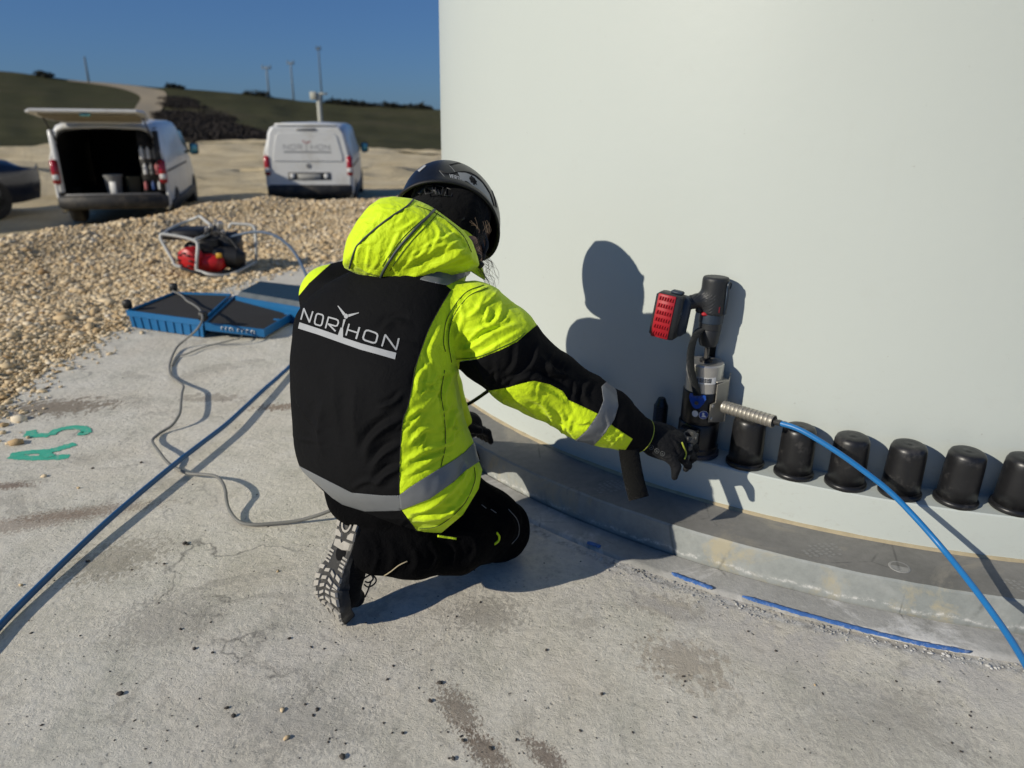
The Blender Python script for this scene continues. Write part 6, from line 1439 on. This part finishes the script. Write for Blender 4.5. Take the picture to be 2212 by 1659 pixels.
obj('cylinder_block', *box(pw(448, 528, D+.05), (.20, .20, .12), bev=.02), M['engblack'], pump)
for k in range(6): obj('cooling_fin', *box(pw(448, 528, D+.05)+np.array([0, 0, -.05+.02*k]), (.23, .22, .006)), M['darksteel'], pump)
obj('pump_body', *lathe([(.05, -.13), (.085, -.12), (.09, .06), (.06, .10), (.05, .12)], 20, pw(497, 556, D+.02), unit(np.array([1, .2, -.1]))), M['engblack'], pump, sharp=35)
obj('air_filter', *box(pw(425, 535, D+.02), (.16, .16, .10), bev=.02), M['engblack'], pump)
obj('oil_reservoir', *box(pw(480, 528, D+.12), (.30, .20, .20), bev=.03), M['engblack'], pump)
obj('valve_block', *box(pw(468, 500, D+.05), (.09, .09, .10), bev=.01), M['darksteel'], pump)
for (u, v, rr_) in ((456, 492, .022), (475, 486, .028), (482, 504, .02), (447, 496, .018), (466, 482, .016)):
    obj('valve', *lathe([(rr_*.5, -.03), (rr_, -.025), (rr_, .015), (rr_*.7, .03)], 14, pw(u, v, D), unit(np.array([.3, -.5, .8]))), M['steel'], pump, sharp=35)
obj('exhaust_box', *box(pw(493, 530, D+.1), (.16, .16, .15), bev=.03), M['engblack'], pump)
for Pp in ([(470, 500), (490, 512), (500, 520), (515, 540)], [(455, 495), (440, 508), (432, 530), (436, 550)]): obj('hose_line', *tube(spline([pw(u, v, D-.05) for u, v in Pp], 6), .010, 8), M['engblack'], pump)
P = spline([pw(490, 515, D), pw(520, 506, D), pw(550, 501, D-.05), pw(575, 503, D-.1), pw(600, 512, D-.2), pw(625, 532, D-.35), pw(643, 556, D-.5), pw(655, 580, 5.35), pw(664, 600, 5.15), pw(672, 625, 4.9), pw(690, 660, 4.6), pw(720, 690, 4.3)], 8)
P[:, 2] = np.maximum(P[:, 2], .012)
tag(obj('pump_hose', *tube(P, .012, 10), simple('grey_blue_hose', (.09, .13, .19), .5, var=.3, vscale=3)), 'grey blue hose arching from the pump down to the slab behind the shoulder', 'hose')

# ================================================================== VANS AND CAR
M['vanwhite'] = simple('dusty_white_paint', (.78, .78, .75), .35, var=.05, vscale=1.5, coat=.3, dirt=((.50, .46, .38), 1.6, .5, .4))
M['fadedprint'] = simple('faded_grey_print', (.30, .30, .30), .5, var=.1)
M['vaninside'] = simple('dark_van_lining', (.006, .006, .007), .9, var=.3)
M['vantrim'] = simple('black_plastic_trim', (.02, .02, .021), .6, var=.3, dirt=((.14, .12, .09), 5, .5, .5))
M['tyre'] = simple('dusty_tyre', (.022, .021, .02), .9, var=.3, bs=.3)
M['taillight'] = simple('red_tail_light', (.36, .008, .02), .2, var=.1, coat=.5)
M['glass'] = simple('dark_window_glass', (.02, .03, .035), .06, var=.1, coat=.5)
M['mirror'] = simple('mirror_glass', (.20, .52, .55), .15, var=.05, metal=.6)
M['rimgrey'] = simple('wheel_trim_grey', (.25, .25, .25), .45, metal=.3)
def section(y, zb, zt, wm, wt, n=10):
    """rounded body section, half widths at the waist (wm) and the roof (wt)"""
    P = []; zm = zb+(zt-zb)*.45
    half = [(wm*.93, zb), (wm*.985, zb+.12), (wm, zb+.3), (wm, zm), (wm*.97+wt*.03, zm+(zt-zm)*.35), ((wm+wt*2)/3, zt-.30), (wt+.02, zt-.16), (wt-.04, zt-.06), (wt-.16, zt-.012), (wt*.4, zt), (0, zt+.012)]
    return [(x, y, z) for x, z in half]+[(-x, y, z) for x, z in half[::-1][1:]]
def loft(secs, close=False):
    n = len(secs[0]); V = [p for s in secs for p in s]; Fc = [[i*n+k, i*n+k+1, (i+1)*n+k+1, (i+1)*n+k] for i in range(len(secs)-1) for k in range(n-1)]
    return V, Fc
def wheel(parent, x, y, r=.34, w=.23):
    s = 1 if x > 0 else -1
    wv = thing_at('wheel', parent); 
    obj('tyre', *lathe([(r*.62, -w/2), (r*.93, -w/2), (r, -w*.35), (r, w*.35), (r*.93, w/2), (r*.62, w/2)], 28, (x, y, r), (1, 0, 0)), M['tyre'], wv, local=True, sharp=40)
    obj('rim', *lathe([(.03, w/2*s), (r*.3, w*.38*s), (r*.55, w*.42*s), (r*.62, w*.5*s)], 20, (x, y, r), (1, 0, 0)), M['rimgrey'], wv, local=True, sharp=30)
def thing_at(name, parent):
    o = bpy.data.objects.new(name, None); COL.objects.link(o); o.parent = parent; return o
def place(o, loc, yaw): o.location = [float(x) for x in loc]; o.rotation_euler = (0, 0, R(yaw))
def van(label, loc, yaw, opened):
    t = thing('delivery_van', label, 'van', group='white vans parked beyond the gravel')
    secs = [section(0, .32, 1.80, .955, .80), section(.10, .30, 1.88, .963, .82), section(1.2, .28, 1.92, .965, .84), section(3.0, .28, 1.91, .965, .84), section(3.55, .28, 1.84, .965, .80)]
    secs += [section(4.15, .28, 1.42, .96, .76), section(4.35, .28, 1.15, .95, .82), section(4.95, .30, .98, .90, .74), section(5.12, .36, .80, .80, .62)]
    V, Fc = loft(secs); n = len(secs[0]); Fc.append([8*n+k for k in range(n)])
    if not opened: pass
    b = obj('body', V, Fc, M['vanwhite'], t, local=True, sharp=50); fix_normals(b); s_ = b.modifiers.new('thick', 'SOLIDIFY'); s_.thickness = .05; s_.offset = -1
    # windscreen and side glass
    obj('windscreen', *prism([(-.74, 0), (.74, 0), (.66, .60), (-.66, .60)], (0, 4.20, 1.28), (1, 0, 0), unit([0, -.75, .62]), unit([0, .62, .75]), .01), M['glass'], t, local=True, smooth=False)
    for s in (-1, 1):
        obj('side_window', *prism([(0, 0), (.95, -.02), (.55, .48), (0, .50)], (s*.958, 3.05, 1.20), (0, 1, 0), unit([-s*.22, 0, 1]), (s, 0, .1), .012), M['glass'], t, local=True, smooth=False)
        obj('sill_trim', *box((s*.955, 2.2, .36), (.05, 3.9, .20), bev=.02), M['vantrim'], t, local=True)
        obj('side_rail', *box((s*.972, 1.6, 1.02), (.012, 3.0, .035), bev=.004), M['vantrim'], t, local=True)
        m = obj('wing_mirror', *box((s*1.10, 3.75, 1.27), (.20, .12, .26), bev=.04), M['vantrim'], t, local=True); obj('mirror_glass', *box((s*1.10, 3.683, 1.27), (.16, .01, .21), bev=.003), M['mirror'], m, local=True)
        l_ = obj('tail_light', *box((s*.895, -.005, 1.02), (.13, .12, .44), bev=.03), M['taillight'], t, local=True); obj('reversing_lens', *box((s*.895, -.068, .93), (.11, .012, .09), bev=.005), M['white'], l_, local=True)
        for y in (.95, 4.15): wheel(t, s*.86, y)
    obj('roof_rail', *box((0, .03, 1.885), (1.35, .08, .05), bev=.02), M['vanwhite'], t, local=True)
    obj('bumper', *box((0, -.03, .48), (1.86, .22, .26), bev=.05), M['vantrim'], t, local=True)
    if opened:
        # lining, floor, bulkhead and load
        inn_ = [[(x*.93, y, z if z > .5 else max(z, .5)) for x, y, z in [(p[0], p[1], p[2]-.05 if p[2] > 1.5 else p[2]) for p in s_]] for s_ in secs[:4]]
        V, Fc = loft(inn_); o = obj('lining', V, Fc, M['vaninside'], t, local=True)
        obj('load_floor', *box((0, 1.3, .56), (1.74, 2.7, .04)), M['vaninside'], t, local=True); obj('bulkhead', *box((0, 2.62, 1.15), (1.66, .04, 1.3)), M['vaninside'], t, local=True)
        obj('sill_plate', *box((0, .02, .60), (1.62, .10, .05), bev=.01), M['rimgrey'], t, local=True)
        for s in (-1, 1): obj('door_pillar', *box((s*.855, .02, 1.2), (.10, .06, 1.1), bev=.02), M['vanwhite'] if s < 0 else M['vantrim'], t, local=True)
        obj('shelf_rack', *join(*[box((.66, .55+.0*k, .66+.28*k), (.32, .8, .025)) for k in range(5)], *[box((.66, y, 1.2), (.30, .03, 1.15)) for y in (.16, .95)]), M['vantrim'], t, local=True)
        # tailgate swung up: a dished panel with inner trim
        tg = thing_at('tailgate', t)
        hinge = np.array([0, .0, 1.90]); dirv = unit([0, -1, .13]); nn_ = unit([0, .13, 1])
        obj('outer_panel', *prism([(-.78, 0), (.78, 0), (.88, .55), (.90, 1.05), (.80, 1.22), (-.80, 1.22), (-.90, 1.05), (-.88, .55)], hinge, (1, 0, 0), dirv, nn_, .05, .02), M['vanwhite'], tg, local=True, sharp=40)
        obj('inner_trim', *prism([(-.68, .08), (.68, .08), (.76, .6), (.74, 1.0), (-.74, 1.0), (-.76, .6)], hinge-nn_*.02, (1, 0, 0), dirv, nn_, .02), simple('beige_trim', (.30, .27, .20), .8), tg, local=True, smooth=False)
        obj('latch', *box(hinge+dirv*1.12-nn_*.03, (.16, .08, .05), bev=.01), M['mirror'], tg, local=True)
        for s in (-1, 1): obj('gas_strut', *tube([(s*.80, .05, 1.55), tuple(hinge+dirv*.55+np.array([s*.78, 0, 0]))], .014, 6), M['vantrim'], tg, local=True)
    else:
        rp = [(-.90, .42), (.90, .42), (.925, .9), (.90, 1.25), (.80, 1.72), (.72, 1.84), (-.72, 1.84), (-.80, 1.72), (-.90, 1.25), (-.925, .9)]
        obj('tailgate', *prism(rp, (0, .03, 0), (1, 0, 0), (0, 0, 1), (0, -1, 0), .07, .03), M['vanwhite'], t, local=True, sharp=40)
        gl = [(-.74, 1.12), (.74, 1.12), (.76, 1.2), (.66, 1.66), (.58, 1.72), (-.58, 1.72), (-.66, 1.66), (-.76, 1.2)]
        obj('tailgate_panel', *prism(gl, (0, -.035, 0), (1, 0, 0), (0, 0, 1), (0, -1, 0), .022, .012), M['vanwhite'], t, local=True, sharp=40)
        obj('brake_light', *box((0, -.045, 1.79), (.42, .03, .05), bev=.008), M['rimgrey'], t, local=True)
        pm = obj('plate_recess', *box((0, -.045, .80), (.92, .02, .16), bev=.008), M['vantrim'], t, local=True)
        obj('number_plate', *box((0, -.062, .79), (.50, .012, .11), bev=.003), simple('number_plate', (.45, .44, .40), .5, var=.3, vscale=30), t, local=True)
        for s in (-1, 1): obj('plate_lamp', *box((s*.37, -.06, .80), (.10, .02, .10), bev=.008), M['white'], t, local=True)
        obj('emblem', *lathe([(.05, 0), (.055, .004), (.045, .008), (.03, .004)], 20, (0, -.045, 1.02), (0, -1, 0)), M['rimgrey'], t, local=True, sharp=40)
        # NORTHON lettering with the little turbine over it
        pr = []
        for g in font('NOR HON', (-.50, 1.37), (.148, 0), (0, .10), .014): 
            for q in g: pr.append((np.array([(p[0], -.0590, p[1]) for p in q]), [[0, 1, 2, 3]]))
        for q in stroke_quads([(-.50, 1.315), (.50, 1.315)], .035)+stroke_quads([(-.02, 1.32), (-.01, 1.50)], .014): pr.append((np.array([(p[0], -.0592, p[1]) for p in q]), [[0, 1, 2, 3]]))
        tag(obj('lettering', *join(*pr), M['fadedprint'], t, smooth=False, local=True), kind='stuff')
        pr = [(np.array([(p[0], -.0592, p[1]) for p in q]), [[0, 1, 2, 3]]) for q in stroke_quads([(-.01, 1.50), (.08, 1.55)], .018)+stroke_quads([(-.01, 1.50), (-.09, 1.56)], .018)]
        obj('turbine_emblem', *join(*pr), M['taillight'], t, smooth=False, local=True)
    place(t, loc, yaw); return t
l1 = atd(219, 262, 13.1); van('white delivery van with its tailgate open and shelves inside, left one of the two', (l1[0], l1[1], l1[2]-1.90), 17, True); print('van1 z', l1[2]-1.9, l1)
l2 = atd(660, 268, 15.9); van('dusty white delivery van with closed tailgate seen from behind', (l2[0], l2[1], l2[2]-1.90), 9, False); print('van2 z', l2[2]-1.9)
vb = lambda x, y, z: None
def in_van(x, y, z):
    a = R(17); return np.array([l1[0]+x*math.cos(a)-y*math.sin(a), l1[1]+x*math.sin(a)+y*math.cos(a), l1[2]-1.90+z])
M['bucket'] = simple('grey_bucket', (.22, .22, .21), .6, var=.15); M['olive'] = simple('olive_bin', (.05, .05, .03), .7)
t = thing('bucket', 'grey bucket with white label inside the open van', 'bucket', in_van(-.02, .25, .58)); obj('pail', *lathe([(.12, 0), (.16, .33), (.175, .34), (.175, .37), (.15, .37), (.11, .03)], 20), M['bucket'], t, local=True, sharp=40); obj('label', *box((.05, -.145, .14), (.12, .02, .22), bev=.004), M['white'], t, local=True)
t = thing('bin', 'dark olive bin beside the grey bucket inside the open van', 'bin', in_van(.30, .30, .58)); obj('tub', *lathe([(.13, 0), (.16, .33), (.14, .33), (.12, .02)], 4), M['olive'], t, local=True, smooth=False)
def bottle(x, y, z, m, label, s=1.0):
    t = thing('bottle', label, 'bottle', in_van(x, y, z), 'bottles and cans on the van shelf'); obj('bottle_body', *lathe([(.035*s, 0), (.038*s, .01), (.038*s, .14*s), (.015*s, .18*s), (.014*s, .20*s)], 12), m, t, local=True, sharp=40); obj('bottle_cap', *lathe([(.018*s, .20*s), (.018*s, .23*s)], 10), M['blackprint'], t, local=True)
pinkm = simple('pink_plastic', (.5, .14, .14), .6); bl = simple('blue_can', (.03, .08, .25), .5)
for k, (x, z, m, nm, s) in enumerate(((.56, 1.24, M['white'], 'white bottle, leftmost on the upper shelf of the open van', 1.15), (.67, 1.24, M['white'], 'white bottle, second on the upper shelf of the open van', 1.1), (.78, 1.24, M['bucket'], 'grey bottle, third on the upper shelf of the open van', 1.1),
                              (.58, .96, M['white'], 'white bottle, leftmost on the middle shelf of the open van', 1.0), (.69, .96, M['bucket'], 'grey bottle, second on the middle shelf of the open van', 1.0), (.79, .96, pinkm, 'pink bottle at the right of the middle shelf of the open van', 1.05),
                              (.55, .68, pinkm, 'pink can low on the bottom shelf of the open van', .8), (.68, .68, bl, 'blue can on the bottom shelf of the open van', .8), (.79, .68, M['white'], 'pale can at the right of the bottom shelf of the open van', .8))):
    bottle(x, .13, z, m, nm, s)
# dark car at the left edge
M['carpaint'] = simple('dark_navy_car_paint', (.004, .007, .018), .3, var=.1, coat=.3, dirt=((.06, .05, .035), 1.6, .6, .35))
car = thing('parked_car', 'dark navy car cut by the left edge of the picture', 'car')
def csec(y, zb, zt, w, wt): return [(x, y, z) for x, z in ((w*.92, zb), (w, zb+.18), (w, zb+.38), (w*.98, zb+.50), (w*.5+wt*.5, (zb+.5+zt)/2), (wt, zt-.06), (wt*.85, zt-.01), (0, zt), (-wt*.85, zt-.01), (-wt, zt-.06), (-w*.5-wt*.5, (zb+.5+zt)/2), (-w*.98, zb+.50), (-w, zb+.38), (-w, zb+.18), (-w*.92, zb))]
cs = [csec(0, .35, .90, .82, .70), csec(.15, .24, 1.02, .88, .72), csec(.7, .22, 1.08, .91, .70), csec(1.2, .22, 1.42, .92, .62), csec(2.2, .22, 1.50, .92, .62), csec(2.9, .22, 1.40, .92, .62), csec(3.45, .22, 1.08, .92, .74), csec(3.6, .22, 1.02, .92, .76), csec(4.2, .24, .92, .90, .70), csec(4.55, .28, .76, .84, .62), csec(4.65, .36, .66, .72, .52)]
V, Fc = loft(cs); n = len(cs[0]); Fc += [[k for k in range(n)][::-1], [10*n+k for k in range(n)]]
b = obj('body', V, Fc, M['carpaint'], car, local=True, sharp=55); fix_normals(b)
for s in (-1, 1):
    obj('side_window', *prism([(0, 0), (1.65, .03), (1.15, .36), (.25, .38)], (s*.90, 1.35, .95), (0, 1, 0), unit([-s*.42, 0, 1]), (s, 0, .4), .02), M['glass'], car, local=True, smooth=False)
    m = obj('wing_mirror', *box((s*1.02, 2.95, 1.04), (.20, .12, .15), bev=.04), M['vantrim'], car, local=True); obj('mirror_glass', *box((s*1.02, 2.885, 1.04), (.16, .01, .11), bev=.003), M['mirror'], m, local=True)
    for y in (.85, 3.65): wheel(car, s*.84, y, .33, .22)
    obj('door_handle', *box((s*.925, 1.5, .80), (.02, .18, .03), bev=.006), M['vantrim'], car, local=True)
    obj('headlight', *box((s*.62, 4.52, .70), (.30, .16, .12), bev=.04), M['mirror'], car, local=True)
obj('windscreen', *prism([(-.66, 0), (.66, 0), (.56, .62), (-.56, .62)], (0, 3.42, 1.06), (1, 0, 0), unit([0, -.72, .50]), unit([0, .5, .72]), .012), M['glass'], car, local=True, smooth=False)
cf_ = atd(95, 443, 15.4); a = R(24); k_ = 1.24; car.scale = (k_, k_, k_)
place(car, (cf_[0]-k_*(.9*math.cos(a)+4.5*math.sin(a)), cf_[1]-k_*(-.9*math.sin(a)+4.5*math.cos(a)), -.88), -24)
